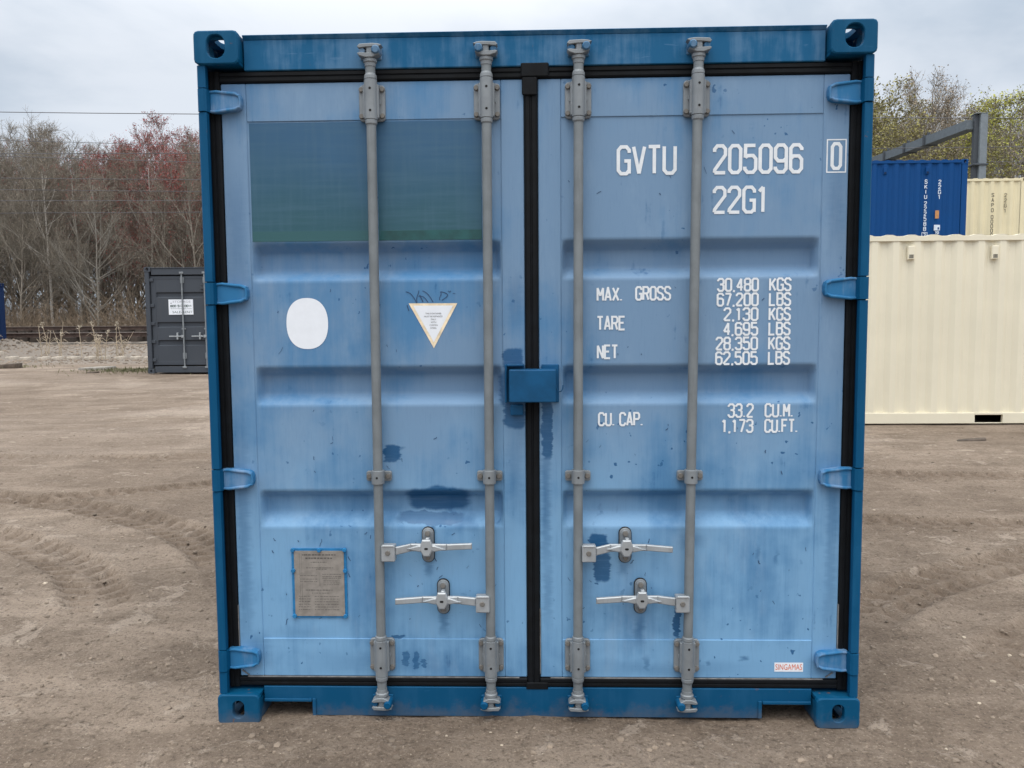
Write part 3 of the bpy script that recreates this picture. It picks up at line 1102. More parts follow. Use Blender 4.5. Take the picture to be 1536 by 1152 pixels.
for door, (a0, a1, b0, b1, cc) in ((dl, (-1.196, -1.1505, -.0295, .0210, True)), (dr, (1.1525, 1.197, 0, 0, False))):
    mb = MB()
    strip(mb, a0, a1, .126, 2.4635, True)
    if cc:
        strip(mb, a1+.0005, b0-.0005, 2.4215, 2.4635, False)
        strip(mb, a1+.0005, b0-.0005, .128, .1655, False)
        strip(mb, b0, b1, .127, 2.462, True)
        mb.box(-.040, .062, .050, .0575, 2.425, 2.475, 0, .006)
        mb.box(-.036, .020, .050, .0575, 2.36, 2.4245, 0, .005)
        mb.box(-.034, .05, .052, .0575, .122, .150, 0, .004)
    else:
        strip(mb, .0215, a0-.0005, 2.4215, 2.4635, False)
        strip(mb, .0215, a0-.0005, .128, .1655, False)
    mb.build('gasket', M['rubber'], door)
    mb = MB()          # smear of old sealant along the lower edges
    if cc:
        mb.box(-1.12, -.06, .0600, .0655, .1630, .1672, 0, .001)
        mb.box(-1.1512, -1.1478, .0600, .0655, .26, .45, 0, .001)
        for k in range(5):
            mb.box(-1.142+.0055*k, -1.1360+.0055*k, .0600, .0655, .186-.004*k, .191-.004*k, 0, .001)
    else:
        mb.box(.06, 1.10, .0600, .0655, .1630, .1672, 0, .001)
        mb.box(1.1500, 1.1545, .0600, .0655, .22, .46, 0, .001)
        mb.box(.0200, .0232, .0600, .0655, .18, .44, 0, .001)
        for k in range(5):
            mb.box(1.132-.0055*k, 1.1380-.0055*k, .0600, .0655, .188-.004*k, .193-.004*k, 0, .001)
    mb.build('sealant_strip', M['sealant'], door)

# hinges: forged blades with raised rims, knuckle on the post
def hinge(s, z, door):
    mb = MB()
    out = [(-1.183, -.038), (-1.16, -.040), (-1.12, -.035), (-1.085, -.031), (-1.071, -.024), (-1.066, -.010), (-1.066, .012), (-1.071, .026),
           (-1.085, .033), (-1.12, .037), (-1.16, .041), (-1.183, .040)]
    poly = [(-s*x, z+dz) for x, dz in (out if s < 0 else out[::-1])]
    mb.prism_xz(poly, .0395, .0655, 0, .003)
    for sg in (-1, 1):      # rims
        pts = [(-1.184, sg*.034), (-1.16, sg*.036), (-1.12, sg*.031), (-1.088, sg*.0275), (-1.074, sg*.019)]
        mb.tube([(-s*x, .0385, z+dz) for x, dz in pts], [.0045, .0055, .0065, .0065, .004], 8)
    mb.tube([(-s*-1.072, .0385, z+.022), (-s*-1.069, .0385, z), (-s*-1.072, .0385, z-.022)], .0045, 8)
    # knuckle
    kk = [(-1.2165, .018), (-1.210, .0075), (-1.192, .0060), (-1.182, .012), (-1.178, .0395), (-1.2165, .0395)]
    mb.prism_xy([(-s*x, yy) for x, yy in (kk if s < 0 else kk[::-1])], z-KH, z+KH, 1)
    mb.build('hinge', [M['hinge'], M['frame_blue']], door)


for z in HZ:
    hinge(-1, z, dl)
    hinge(1, z, dr)

# lock rods ---------------------------------------------------------
RODY = .034
RODS = [(-.586, -.589, -1), (-.1645, -.168, 1), (.1685, .1645, -1), (.597, .581, 1)]
for (xt, xb, side) in RODS:
    def X(z):
        return xb+(xt-xb)*(z-.33)/(2.27-.33)
    mb = MB()
    mb.tube([(X(.10), RODY, .10), (X(.5), RODY, .5), (X(1.2), RODY, 1.2), (X(1.9), RODY, 1.9), (X(2.49), RODY, 2.49)], .0178, 20)
    rod = mb.build('lock_rod', M['rod'], box)
    for top in (True, False):          # housings with bolted flanges
        zc_ = 2.341 if top else .259
        x = X(zc_)
        g = MB()
        g.prism_xz(round_rect(x-.048, x+.048, zc_-.066, zc_+.064, .014, 4), .0545, .0655, 0, .003)
        q = 1 if top else -1
        g.lathe(x, RODY, sorted([(zc_-q*.084, .0190), (zc_-q*.080, .0215), (zc_-q*.070, .0220), (zc_-q*.0655, .0205), (zc_-q*.0645, .0236), (zc_+q*.074, .0236), (zc_+q*.0755, .0215), (zc_+q*.0775, .0215), (zc_+q*.079, .0232), (zc_+q*.090, .0226), (zc_+q*.098, .0185)]), 24)
        for sg in (-1, 1):
            g.box(x+sg*.020, x+sg*.029, .030, .0545, zc_-.060, zc_+.060, 0, .003)
            g.box(x+sg*.028, x+sg*.033, .046, .0545, zc_-.008, zc_+.008, 0, .002)
            for dz in (-.048, .047):
                g.bolt(x+sg*.0385, zc_+dz, .0455, .0545, .0095, 10, 1)
        for dz in (-.036, .042):
            g.bolt(x+.001, zc_+dz, RODY-.0245, RODY-.02, .0052, 10, 2)
        g.build('rod_guide', [M['cast_zinc'], M['bolt'], M['hole']], rod)
    # middle clamp
    g = MB(); zc_ = .957; x = X(zc_)
    g.prism_xz(round_rect(x-.048, x+.048, zc_-.019, zc_+.019, .008, 3), .052, .0655, 0, .002)
    g.lathe(x, RODY, [(zc_-.026, .0235), (zc_-.024, .0245), (zc_+.024, .0245), (zc_+.026, .0235)], 20)
    for sg in (-1, 1):
        g.bolt(x+sg*.036, zc_, .044, .052, .0105, 10, 1)
    g.bolt(x, zc_, RODY-.0252, RODY-.02, .005, 10, 2)
    g.build('rod_clamp', [M['cast_zinc'], M['bolt'], M['hole']], rod)
    # cams at both ends
    for top in (True, False):
        q = 1 if top else -1
        ze = 2.475 if top else .120
        x = X(ze)
        g = MB()
        prof = [(ze-q*.012, .0198), (ze, .0205), (ze+q*.004, .0245), (ze+q*.014, .0245), (ze+q*.018, .018), (ze+q*.026, .015)]
        g.lathe(x, RODY, sorted(prof), 18)
        k_ = side; z0, z1 = ze+q*.02, ze+q*.062
        g.box(x-k_*.001-.012, x-k_*.001+.012, RODY-.022, RODY+.012, min(z0, z1), max(z0, z1), 0, .004)
        zi = ze+q*.024
        zo = ze+q*.056
        k = side
        def arm(pts, zc__, th, y0, y1):
            poly = [(x+k*a*(1 if top else .86), zc__+q*b) for a, b in pts]
            if k*q < 0: poly = poly[::-1]
            g.prism_xz(poly, y0, y1, 0, .002)
        arm([(-.030, -.001), (-.012, -.009), (.014, -.009), (.036, -.002), (.042, .006), (.034, .009), (.012, .007), (-.012, .007), (-.036, .010), (-.038, .004)], zi, 0, RODY-.028, RODY+.010)
        arm([(-.046, .003), (-.032, -.007), (-.012, -.004), (.012, -.005), (.036, -.008), (.042, -.002), (.034, .007), (.010, .008), (-.014, .009), (-.034, .007)], zo, 0, RODY-.026, RODY+.010)
        g.build('rod_cam', M['cast_zinc'], rod)
        # keeper lugs on header / sill
        g = MB()
        zc__ = ze+q*.040
        for sg, yy, rr in ((-1, RODY-.024, .0150), (1, RODY-.006, .0125)):
            xx = x+sg*k*.026
            g.tube([(xx, yy-.014, zc__), (xx, yy-.010, zc__), (xx, yy+.010, zc__), (xx, .0548, zc__)], [rr*.75, rr, rr, rr*1.05], 12)
        g.box(x-.040, x+.040, .0475, .0548, zc__-.022, zc__+.022, 0, .003)
        g.build('cam_keeper', M['lug' if top else 'frame_blue'], header if top else sill)

# handles: (rod index, hub x, hub z, end x, end z, clamp x)
for ri, hx, hz_, ex, ez, cx_, cz_ in ((0, -.4055, .690, -.235, .695, -.551, .668), (1, -.350, .487, -.529, .480, -.196, .472),
                                      (2, .345, .689, .518, .682, .205, .667), (3, .4035, .491, .233, .485, .556, .474)):
    rod = [o for o in box.children if o.name.startswith('lock_rod')][ri]
    door = dl if ri < 2 else dr
    g = MB()
    g.prism_xz(round_rect(hx-.0245, hx+.0245, hz_-.0695, hz_+.0695, .0235, 6), .061, .0658, 2, .001)
    g.prism_xz(round_rect(hx-.0215, hx+.0215, hz_-.0665, hz_+.0665, .0205, 6), .054, .0605, 0, .003)
    g.prism_xz(round_rect(hx-.0165, hx+.0165, hz_-.061, hz_+.061, .016, 6), .050, .0538, 0, .003)
    g.bolt(hx, hz_+.046, .041, .050, .0105, 10, 1)
    g.bolt(hx, hz_-.046, .041, .050, .0105, 10, 1)
    g.box(hx-.008, hx+.008, .030, .050, hz_-.028, hz_-.016, 0, .002)
    g.build('handle_catch', [M['cast_zinc'], M['bolt'], M['hole']], door)
    g = MB()
    d = 1 if ex > cx_ else -1
    g.box(cx_-.026, cx_+.026, .006, .046, cz_-.030, cz_+.032, 0, .003)
    g.box(cx_-.022, cx_+.022, .004, .012, cz_+.026, cz_+.034, 0, .002)
    g.bolt(cx_-.001, cz_+.004, .001, .006, .010, 10, 1)
    za = hz_-.001
    # bar in three lengths, then the flat grip
    def bar(x0_, z0_, h0, x1_, z1_, h1, y0, y1):
        poly = [(x0_, z0_-h0), (x1_, z1_-h1), (x1_, z1_+h1), (x0_, z0_+h0)]
        if x1_ < x0_: poly = poly[::-1]
        g.prism_xz(poly, y0, y1, 0, .003)
    bar(cx_+d*.0262, cz_+.008, .0155, hx-d*.060, za+.001, .0145, .014, .026)
    bar(hx-d*.0602, za+.001, .0145, hx+d*.075, za+.002, .012, .0145, .0265)
    bar(hx+d*.0752, za+.002, .0115, ex, ez, .0110, .014, .027)
    lens = [(hx-.074, za-.002), (hx-.03, za-.013), (hx+.03, za-.013), (hx+.074, za-.004), (hx+.03, za+.012), (hx-.03, za+.012)]
    g.prism_xz(lens, .006, .0145, 0, .004)
    hub = [(hx-.011, za-.029), (hx+.011, za-.029), (hx+.024, za-.006), (hx+.022, za+.014), (hx+.0155, za+.034), (hx-.0155, za+.034), (hx-.022, za+.014), (hx-.024, za-.006)]
    g.prism_xz(hub, .000, .012, 0, .004)
    g.prism_xz(round_rect(hx-.007, hx+.007, za-.003, za+.005, .0035, 3), -.0008, .002, 2)
    g.box(hx-.004, hx+.010, .010, .034, za+.026, za+.038, 0, .002)
    g.build('door_handle', [M['bright_zinc'], M['bolt'], M['hole']], rod)

# lock box over the meeting stiles
g = MB()
g.box(-.0885, .0830, -.026, -.018, 1.243, 1.362, 0, .003)
g.box(-.0885, .0830, -.0178, .0560, 1.354, 1.362, 0, .002)
g.box(.0750, .0830, -.0178, .0650, 1.243, 1.3538, 0, .002)
g.box(-.0885, -.0810, -.0178, .024, 1.243, 1.3538, 0, .002)
g.box(.0300, .0960, .0540, .0652, 1.235, 1.378, 0, .003)
g.tube([(.0835, .01, 1.305), (.0850, .008, 1.29), (.0930, .006, 1.279), (.1030, .006, 1.281), (.1085, .008, 1.292), (.1090, .01, 1.303)], .0022, 8)
g.build('lock_box', M['lockbox'], dr)
g = MB()
g.box(-.106, -.034, .058, .0652, 1.236, 1.380, 0, .003)
g.box(-.106, -.098, .028, .0578, 1.236, 1.380, 0, .003)
g.box(-.0975, -.034, .028, .0578, 1.372, 1.380, 0, .002)
g.box(-.086, -.038, .040, .0652, 1.188, 1.228, 0, .003)
g.build('lock_box_bracket', M['lockbox'], dl)

# markings ----------------------------------------------------------
TY = D+.0027
g = MB()
block_text(g, 'GVTU', .310, .530, 2.071, 2.180, .0126, TY)
g.build('owner_code', M['white'], dr)
g = MB()
block_text(g, '205096', .661, .989, 2.070, 2.179, .0126, TY)
g.build('serial_number', M['white'], dr)
g = MB()
block_text(g, '0', 1.086, 1.128, 2.080, 2.180, .0118, D-.0008)
g.ribbon([(1.0735, 2.0725), (1.1410, 2.0725), (1.1410, 2.1885), (1.0735, 2.1885)], .0045, D-.0008, True)
g.build('check_digit', M['white'], dr)
g = MB()
block_text(g, '22G1', .662, .866, 1.927, 2.029, .0120, TY)
g.build('size_code', M['white'], dr)
def word(s_, *a):
    g = MB()
    block_text(g, s_, *a, sw, TY)
    g.build('weight_marking', M['white'], dr)


sw = .0074
word('MAX.', .237, .335, 1.610, 1.664)
word('GROSS', .380, .513, 1.612, 1.666)
word('TARE', .237, .345, 1.502, 1.557)
word('NET', .238, .318, 1.395, 1.450)
for i, (a, xa, u) in enumerate((('30,480', .682, 'KGS'), ('67,200', .681, 'LBS'), ('2,130', .707, 'KGS'), ('4,695', .706, 'LBS'), ('28,350', .679, 'KGS'), ('62,505', .678, 'LBS'))):
    z1 = 1.6935-.0543*i
    word(a, xa, .836, z1-.0515, z1)
    word(u, .873, .955, z1-.0515, z1)
word('CU.', .2425, .307, 1.142, 1.196)
word('CAP.', .322, .413, 1.142, 1.196)
word('33.2', .727, .824, 1.172, 1.227)
word('CU.M.', .864, .972, 1.173, 1.227)
word('1,173', .704, .824, 1.115, 1.168)
word('CU.FT.', .864, .990, 1.115, 1.168)
# maker sticker
g = MB()
g.add([(.917, D-.0006, .193), (1.026, D-.0006, .193), (1.026, D-.0006, .229), (.917, D-.0006, .229)], [(0, 1, 2, 3)], 0)
font_text(g, 'SINGAMAS', .921, 1.022, .200, .223, D-.0012, 1)
g.build('maker_sticker', [M['sticker'], M['orange']], dr)
# oval sticker
g = MB()
pts = []
for i in range(64):
    a = 2*math.pi*i/64
    ca, sa = math.cos(a), math.sin(a)
    k = 2.3
    pts.append((-.8515+.079*math.copysign(abs(ca)**(2/k), ca), 1.5365+.096*math.copysign(abs(sa)**(2/k), sa)-.006*ca*0))
g.add([(p[0], TY, p[1]) for p in pts], [tuple(range(64))])
g.build('oval_sticker', M['sticker'], dl)
# warning triangle
g = MB()
g.add([(-.466, TY, 1.609), (-.283, TY, 1.6085), (-.3735, TY, 1.4405)], [(0, 2, 1)], 0)
g.add([(-.4495, TY-.0006, 1.6005), (-.2995, TY-.0006, 1.600), (-.3735, TY-.0006, 1.463)], [(0, 2, 1)], 1)
for i, (tx, hw) in enumerate((('THIS CONTAINER', .030), ('MUST BE REPAIRED', .034), ('ONLY', .010), ('WITH', .010), ('CORTEN', .015), ('STEEL', .012))):
    zt_ = 1.5735-.0109*i
    font_text(g, tx, -.3735-hw, -.3735+hw, zt_-.0058, zt_, TY-.0012, 2)
g.build('warning_sticker', [M['cream_edge'], M['sticker'], M['ink']], dl)
# scrawl above it
g = MB()
def curve(fn, n=14, wd=.0028):
    g.ribbon([fn(i/n) for i in range(n+1)], wd, TY-.0002)
curve(lambda u: (-.476+.040*u, 1.652-.042*u**2.2))
curve(lambda u: (-.434-.003*math.sin(u*5)+.004*u, 1.612+.045*u))
curve(lambda u: (-.428+.035*u, 1.634+.010*math.sin(u*3.1)-.022*u))
curve(lambda u: (-.424+.012*u, 1.640-.026*u), wd=.004)
curve(lambda u: (-.414+.040*u, 1.655-.004*u-.038*u**2))
curve(lambda u: (-.345+.026*math.sin(u*3.0), 1.652-.018*u-.014*u*u))
curve(lambda u: (-.346-.001*u+.003*math.sin(6*u), 1.652-.032*u))
curve(lambda u: (-.318+.012*u, 1.652+.002*math.sin(9*u)), wd=.0022)
curve(lambda u: (-.300+.01*u, 1.645), wd=.002)
curve(lambda u: (-.472+.006*u, 1.603-.022*u), wd=.0035)
g.build('scribble', M['scrawl'], dl)
# data plate
g = MB()
x0, x1, z0, z1 = -.9365, -.7235, .3995, .6725
g.prism_xz(round_rect(x0, x1, z0, z1, .004, 2), D+.0000, D+.0040, 1)
g.prism_xz(round_rect(x0+.010, x1-.010, z0+.007, z1-.009, .004, 2), D-.0022, D+.0005, 0)
for px, pz in ((x0+.006, z1-.006), ((x0+x1)/2+.002, z1-.006), (x1-.006, z1-.005), (x0+.006, (z0+z1)/2+.05), (x1-.005, (z0+z1)/2+.05), (x0+.007, z0+.007), (x1-.007, z0+.007)):
    g.bolt(px, pz, D-.009, D+.0005, .0085, 10, 1)
rnd = random.Random(4)
PY = D-.0026
def dashes(xa, xb, z, h, gap=.004):
    x_ = xa
    while x_ < xb:
        wd = rnd.uniform(.004, .012)
        g.add([(x_, PY, z), (min(x_+wd, xb), PY, z), (min(x_+wd, xb), PY, z+h), (x_, PY, z+h)], [(0, 1, 2, 3)], 2)
        x_ += wd+rnd.uniform(.0012, gap)
dashes(-.895, -.765, .6455, .0055); dashes(-.882, -.778, .6320, .0060); dashes(-.862, -.800, .6180, .0025)
dashes(-.880, -.775, .5960, .0025); dashes(-.842, -.800, .5905, .0020)
for za_ in (.571, .562, .5555): dashes(-.818, -.745, za_, .0022)
for za_ in (.566, .552, .542): dashes(-.905, -.838, za_, .0018)
for za_ in (.545, .537, .530): dashes(-.815, -.752, za_, .0018)
dashes(-.885, -.780, .508, .003); dashes(-.86, -.79, .4965, .0022)
for k in range(6):
    dashes(-.912, -.865, .484-.0105*k, .0022); dashes(-.850, -.755, .4835-.0105*k, .0020)
for xa in (-.8975, -.905, -.831, -.8275):
    lo = .44 if xa < -.85 else .525
    g.add([(xa, PY, lo), (xa+.0007, PY, lo), (xa+.0007, PY, .655 if xa < -.85 else .58), (xa, PY, .655 if xa < -.85 else .58)], [(0, 1, 2, 3)], 2)
g.build('data_plate', [M['plate'], M['plate_rim'], M['plate_print']], dl)
# darker rectangle where an old decal came off
g = MB()
for xa, xb in ((-1.0495, -.600), (-.573, -.188)):
    g.grid([xa+(xb-xa)*k/10 for k in range(11)], [1.8435+(2.2775-1.8435)*k/10 for k in range(11)], lambda x, z: (x, TY, z), 0, True)
g.add([(-.572, TY-.0006, 1.8440), (-.1885, TY-.0006, 1.8440), (-.1885, TY-.0006, 1.880), (-.562, TY-.0006, 1.8785)], [(0, 1, 2, 3)], 1)
g.build('decal_residue', [M['residue'], M['residue_green']], dl)
# ------------------------------------------------------------------ other containers in the yard
def louvre_vent(parent, x, z, mat):
    g = MB()
    g.prism_xz([(x-.040, z-.085), (x+.040, z-.085), (x+.040, z+.085), (x-.040, z+.085)], -.014, .030, 0, .006)
    for k in range(4):
        g.box(x-.028, x+.028, -.0155, -.012, z-.070+.012*k, z-.063+.012*k, 1)
    g.build('louvre_vent', [mat, M['hole']], parent)


def yard_container(name, label, loc, L, H, mat, pockets=True, vents=(), floor=True):
    root = empty(name, loc)
    tag(root, label, 'shipping container', 'containers stored in the yard')
    Wd = 2.438
    for x0_, sx_ in ((0, 1), (L, -1)):
        for y0_, sy_ in ((0, 1), (Wd, -1)):
            for z0_, top in ((0, False), (H-.118, True)):
                casting(sx_, sy_, top, root, mat, x0_, y0_, z0_)
            g = MB()
            a, b = sorted((x0_+sx_*.006, x0_+sx_*.150)); c_, d_ = sorted((y0_+sy_*.006, y0_+sy_*.12))
            g.box(a, b, c_, d_, .1185, H-.1185, 0, .008)
            g.build('corner_post', mat, root)
    n0 = .165
    pr = corr(n0, L-n0)
    n = len(pr)
    for y_, sg in ((.014, 1), (Wd-.014, -1)):
        g = MB()
        v = [(a, y_+sg*d, z) for z in (.155, H-.085) for a, d in pr]
        g.add(v, [((i, i+1, n+i+1, n+i) if sg > 0 else (i+1, i, n+i, n+i+1)) for i in range(n-1)])
        g.build('side_wall', mat, root)
        g = MB()
        a, b = (.004, .050) if sg > 0 else (Wd-.050, Wd-.004)
        g.box(.163, L-.163, a, b, H-.085, H-.020, 0, .004)
        g.build('top_rail', mat, root)
        g = MB()
        segs = [(.163, L-.163)]
        if pockets:
            p1, p2 = L/2-1.025, L/2+1.025
            segs = [(.163, p1-.18), (p1+.18, p2-.18), (p2+.18, L-.163)]
            for p in (p1, p2):
                g.box(p-.1798, p+.1798, a, b, .128, .1545, 0, .002)
                g.box(p-.1798, p+.1798, a+.003, b, .014, .024, 0, .002)
        for p, q in segs:
            g.box(p, q, a, b, .014, .1545, 0, .004)
        g.build('bottom_rail', mat, root)
    for x_, sg in ((.014, 1), (L-.014, -1)):
        g = MB()
        pe = corr(.125, Wd-.125); m_ = len(pe)
        v = [(x_+sg*d, a, z) for z in (.12, H-.1) for a, d in pe]
        g.add(v, [((i+1, i, m_+i, m_+i+1) if sg > 0 else (i, i+1, m_+i+1, m_+i)) for i in range(m_-1)])
        g.box(x_-.008, x_+.04, .18, Wd-.18, H-.1, H-.02, 0, .004)
        g.box(x_-.008, x_+.04, .18, Wd-.18, .02, .1195, 0, .004)
        g.build('end_wall', mat, root)
    g = MB()
    pr2 = corr(.05, L-.05, .278, .022); m_ = len(pr2)
    v = [(a, y_, H-.002-d) for y_ in (.006, Wd-.006) for a, d in pr2]
    v2 = [(a, y_, H-.0195) for y_ in (.006,) for a, d in pr2]
    g.add(v, [(i, i+1, m_+i+1, m_+i) for i in range(m_-1)])
    g.add(v[:m_]+v2, [(m_+i, m_+i+1, i+1, i) for i in range(m_-1) if True])
    g.build('roof', mat, root)
    g = MB()
    g.box(.06, L-.06, .06, Wd-.06, .130, .150, 0)
    g.build('floor', M['wood_floor'], root)
    for x_, z_ in vents:
        louvre_vent(root, x_, z_, mat)
    return root


def side_text(root, rows, mat, y=.0105):
    """letters stacked down the side wall, each row (text, x, ztop, letter height, pitch, name)"""
    for txt, x, zt, hgt, pitch, nm in rows:
        g = MB()
        for i, ch in enumerate(txt):
            if ch == ' ': continue
            z1 = zt-i*pitch
            block_text(g, ch, x-hgt*.34, x+hgt*.34, z1-hgt, z1, hgt*.17, y)
        g.build(nm, mat, root)


GB = .15
cream = yard_container('shipping_container', 'cream shipping container on the ground at right, with two small vents in its wall', (3.95, 7.67, GB), 6.058, 2.478, M['cream'], True, ((.93, 2.245), (2.0, 2.240), (5.1, 2.245)))
Z2 = .345
b_lo = yard_container('shipping_container', 'royal blue container at ground level under another blue one, behind the cream container', (4.83, 17.8, Z2), 6.058, 2.591, M['blue2'])
b_hi = yard_container('shipping_container', 'royal blue container with white vertical letters, upper of a stack behind the cream container', (4.83, 17.8, Z2+2.591), 6.058, 2.591, M['blue2'], True, ((4.0, 2.32), (5.05, 2.32)))
c_lo = yard_container('shipping_container', 'yellowish cream container on the ground under another cream one, farthest back on the right', (7.95, 20.6, Z2), 6.058, 2.591, M['cream2'])
c_hi = yard_container('shipping_container', 'yellowish cream container with dark vertical letters, upper of a stack right of the blue one', (7.95, 20.6, Z2+2.591), 6.058, 2.591, M['cream2'])
M['blue_print'] = plain('pale_lettering', (.62, .70, .80), .6, 0, .06, 10)
side_text(b_hi, [('SKIU', 5.03, 2.10, .108, .125, 'owner_code'), ('222588', 5.03, 1.56, .108, .127, 'serial_number'), ('22G1', 5.37, 2.09, .11, .125, 'size_code')], M['blue_print'])
g = MB()
g.ribbon([(4.965, .64), (5.095, .64), (5.095, .78), (4.965, .78)], .014, .0105, True)
block_text(g, '7', 4.995, 5.065, .66, .76, .018, .0104)
g.build('check_digit', M['blue_print'], b_hi)
g = MB(); g.prism_xz([(5.28, 1.13), (5.375, 1.13), (5.375, 1.33), (5.28, 1.33)], .009, .0135); g.build('warning_label', plain('orange_label', (.50, .24, .09), .6), b_hi)
g = MB(); g.prism_xz([(5.26, .83), (5.41, .83), (5.41, .97), (5.26, .97)], .009, .0135, 0)
g.prism_xz([(5.35, .85), (5.39, .85), (5.39, .91), (5.35, .91)], .0085, .0125, 1)
block_text(g, '70', 5.28, 5.39, .74, .81, .018, .0100, 0)
g.build('height_label', [M['blue_print'], M['blue2']], b_hi)
M['olive_print'] = plain('olive_lettering', (.16, .145, .10), .7)
side_text(c_hi, [('SAPO', 5.13, 2.17, .115, .142, 'owner_code'), ('000000', 5.13, 1.55, .115, .128, 'serial_number'), ('22G1', 5.49, 2.16, .115, .145, 'size_code')], M['olive_print'])

navy = yard_container('storage_container', 'dark navy container cut off by the left edge of the photo, beside the railway', (-23.08, 21.5, .82), 5.05, 2.16, M['navy'])
navy['category'] = 'storage container'

# grey container with doors along its side
gc = empty('side_door_container', (-9.48, 16.37, .345))
tag(gc, 'slate grey container with white rental sign, partly hidden behind the big blue container', 'shipping container', 'containers stored in the yard')
GL, GH, GW = 6.058, 2.591, 2.438
for x0_, sx_ in ((0, 1), (GL, -1)):
    for y0_, sy_ in ((0, 1), (GW, -1)):
        for z0_, top in ((0, False), (GH-.118, True)):
            casting(sx_, sy_, top, gc, M['grey'], x0_, y0_, z0_)
        g = MB()
        a, b = sorted((x0_+sx_*.006, x0_+sx_*.115)); c_, d_ = sorted((y0_+sy_*.006, y0_+sy_*.12))
        g.box(a, b, c_, d_, .1185, GH-.1185, 0, .008)
        if y0_ == 0:
            for z_ in (.42, .95, 1.6, 2.2):
                g.bolt(x0_+sx_*.03, z_, .0045, .02, .016, 10, 1)
        g.build('corner_post', [M['grey'], M['hole']], gc)
g = MB(); g.box(.163, GL-.163, .03, .12, GH-.19, GH-.03, 0, .006); g.box(.163, GL-.163, .015, .12, GH-.0295, GH-.012, 0, .004); g.build('door_header', M['grey'], gc)
g = MB(); g.box(.163, GL-.163, .03, .12, .02, .17, 0, .006); g.build('door_sill', M['grey'], gc)
g = MB(); g.box(.01, GL-.01, .125, GW-.01, .17, .19); g.build('floor', M['wood_floor'], gc)
g = MB(); g.box(.02, GL-.02, .12, GW-.02, GH-.03, GH-.012, 0, .004); g.build('roof', M['grey'], gc)
for nm, a in (('end_wall', (.012, .04, .125, GW-.125)), ('end_wall', (GL-.04, GL-.012, .125, GW-.125)), ('back_wall', (.12, GL-.12, GW-.04, GW-.012))):
    g = MB(); g.box(*a, .12, GH-.031, 0); g.build(nm, M['grey'], gc)
gbands = [(1.985, 1.955, 1.875, 1.85), (1.26, 1.23, 1.15, 1.125), (.82, .79, .70, .675)]
for li in range(4):
    xa = .13+li*1.455; xb = xa+1.435
    g = MB()
    zz_ = sorted({.215, 2.36} | {v for bnd in gbands for v in bnd})
    def gd(z):
        for a, b, c_, d_ in gbands:
            if c_-1e-6 <= z <= b+1e-6: return .04
        return 0
    g.box(xa, xa+.11, .06, .10, .205, 2.375, 0, .004); g.box(xb-.10, xb, .06, .10, .205, 2.375, 0, .004)
    g.box(xa+.1105, xb-.1005, .0605, .10, 2.30, 2.374, 0, .004); g.box(xa+.1105, xb-.1005, .0605, .10, .206, .30, 0, .004)
    xs_ = [xa+.108, xa+.12, xa+.14, xb-.13, xb-.11, xb-.098]
    g.grid(xs_, sorted(set(zz_) | {.29, 2.31}), lambda x, z: (x, .066+gd(z)*(1 if xa+.13 < x < xb-.12 else 0), z), 0)
    dd = g.build('door', M['grey'], gc)
    g = MB()
    g.box(xa-.012, xa-.0005, .07, .11, .19, 2.39); g.box(xb+.0005, xb+.008, .07, .11, .19, 2.39)
    g.build('gasket', M['rubber'], dd)
    if li % 2 == 0:
        for z_ in (.33, .78, 1.22, 1.66, 2.28):
            g = MB(); g.box(xa-.10, xa+.075, .028, .0595, z_-.04, z_+.04, 0, .008); g.build('hinge', M['grey'], dd)
    for xr in ((xa+.78, xa+1.335) if li % 2 == 0 else (xa+.17, xa+.66)):
        g = MB()
        g.tube([(xr, .03, .14), (xr, .03, 2.47)], .019, 10)
        for z_ in (.43, 2.27):
            g.box(xr-.048, xr+.048, .045, .0595, z_-.07, z_+.07, 0, .004)
            g.lathe(xr, .03, [(z_-.08, .027), (z_+.08, .027)], 12)
        g.box(xr-.05, xr+.05, .04, .0595, 1.07, 1.11, 0, .003)
        for z_ in (.155, 2.45):
            g.box(xr-.05, xr+.05, .005, .028, z_-.03, z_+.02, 0, .006)
        rr = g.build('lock_rod', M['cast_zinc'], gc)
        g = MB()
        g.box(xr-.35, xr-.012, -.002, .016, .895, .922, 0, .004); g.box(xr-.05, xr+.01, -.004, .03, .875, .94, 0, .004)
        g.prism_xz(round_rect(xr-.165, xr-.13, .83, 1.00, .016, 3), .0, .0595, 0, .003)
        g.build('door_handle', M['bright_zinc'], rr)
gdoor = [o for o in gc.children if o.name.startswith('door') and not o.name.startswith(('door_header', 'door_sill'))][0]
g = MB()
g.prism_xz([(.555, 1.435), (1.16, 1.435), (1.16, 1.805), (.555, 1.805)], .054, .0585, 0)
font_text(g, 'STORAGE', .66, 1.10, 1.725, 1.775, .0535, 1)
g.prism_xz([(.60, 1.705), (.64, 1.705), (.64, 1.725), (.60, 1.725)], .0533, .0545, 1)
block_text(g, '800', .595, .74, 1.615, 1.675, .014, .0535, 2); block_text(g, '517', .775, .90, 1.615, 1.675, .014, .0533, 2); block_text(g, '0011', .945, 1.125, 1.615, 1.675, .014, .0531, 2)
g.add([(.748, .0535, 1.64), (.768, .0535, 1.64), (.768, .0535, 1.648), (.748, .0535, 1.648)], [(0, 1, 2, 3)], 2)
g.add([(.908, .0535, 1.64), (.934, .0535, 1.64), (.934, .0535, 1.648), (.908, .0535, 1.648)], [(0, 1, 2, 3)], 2)
font_text(g, 'www.storage.com', .60, 1.12, 1.565, 1.592, .0535, 2)
font_text(g, 'SALE-RENT', .645, 1.135, 1.470, 1.525, .0535, 2)
g.build('rental_sign', [M['sticker'], plain('grey_sign_print', (.33, .33, .38), .6), plain('green_black_print', (.05, .09, .085), .6)], gdoor)
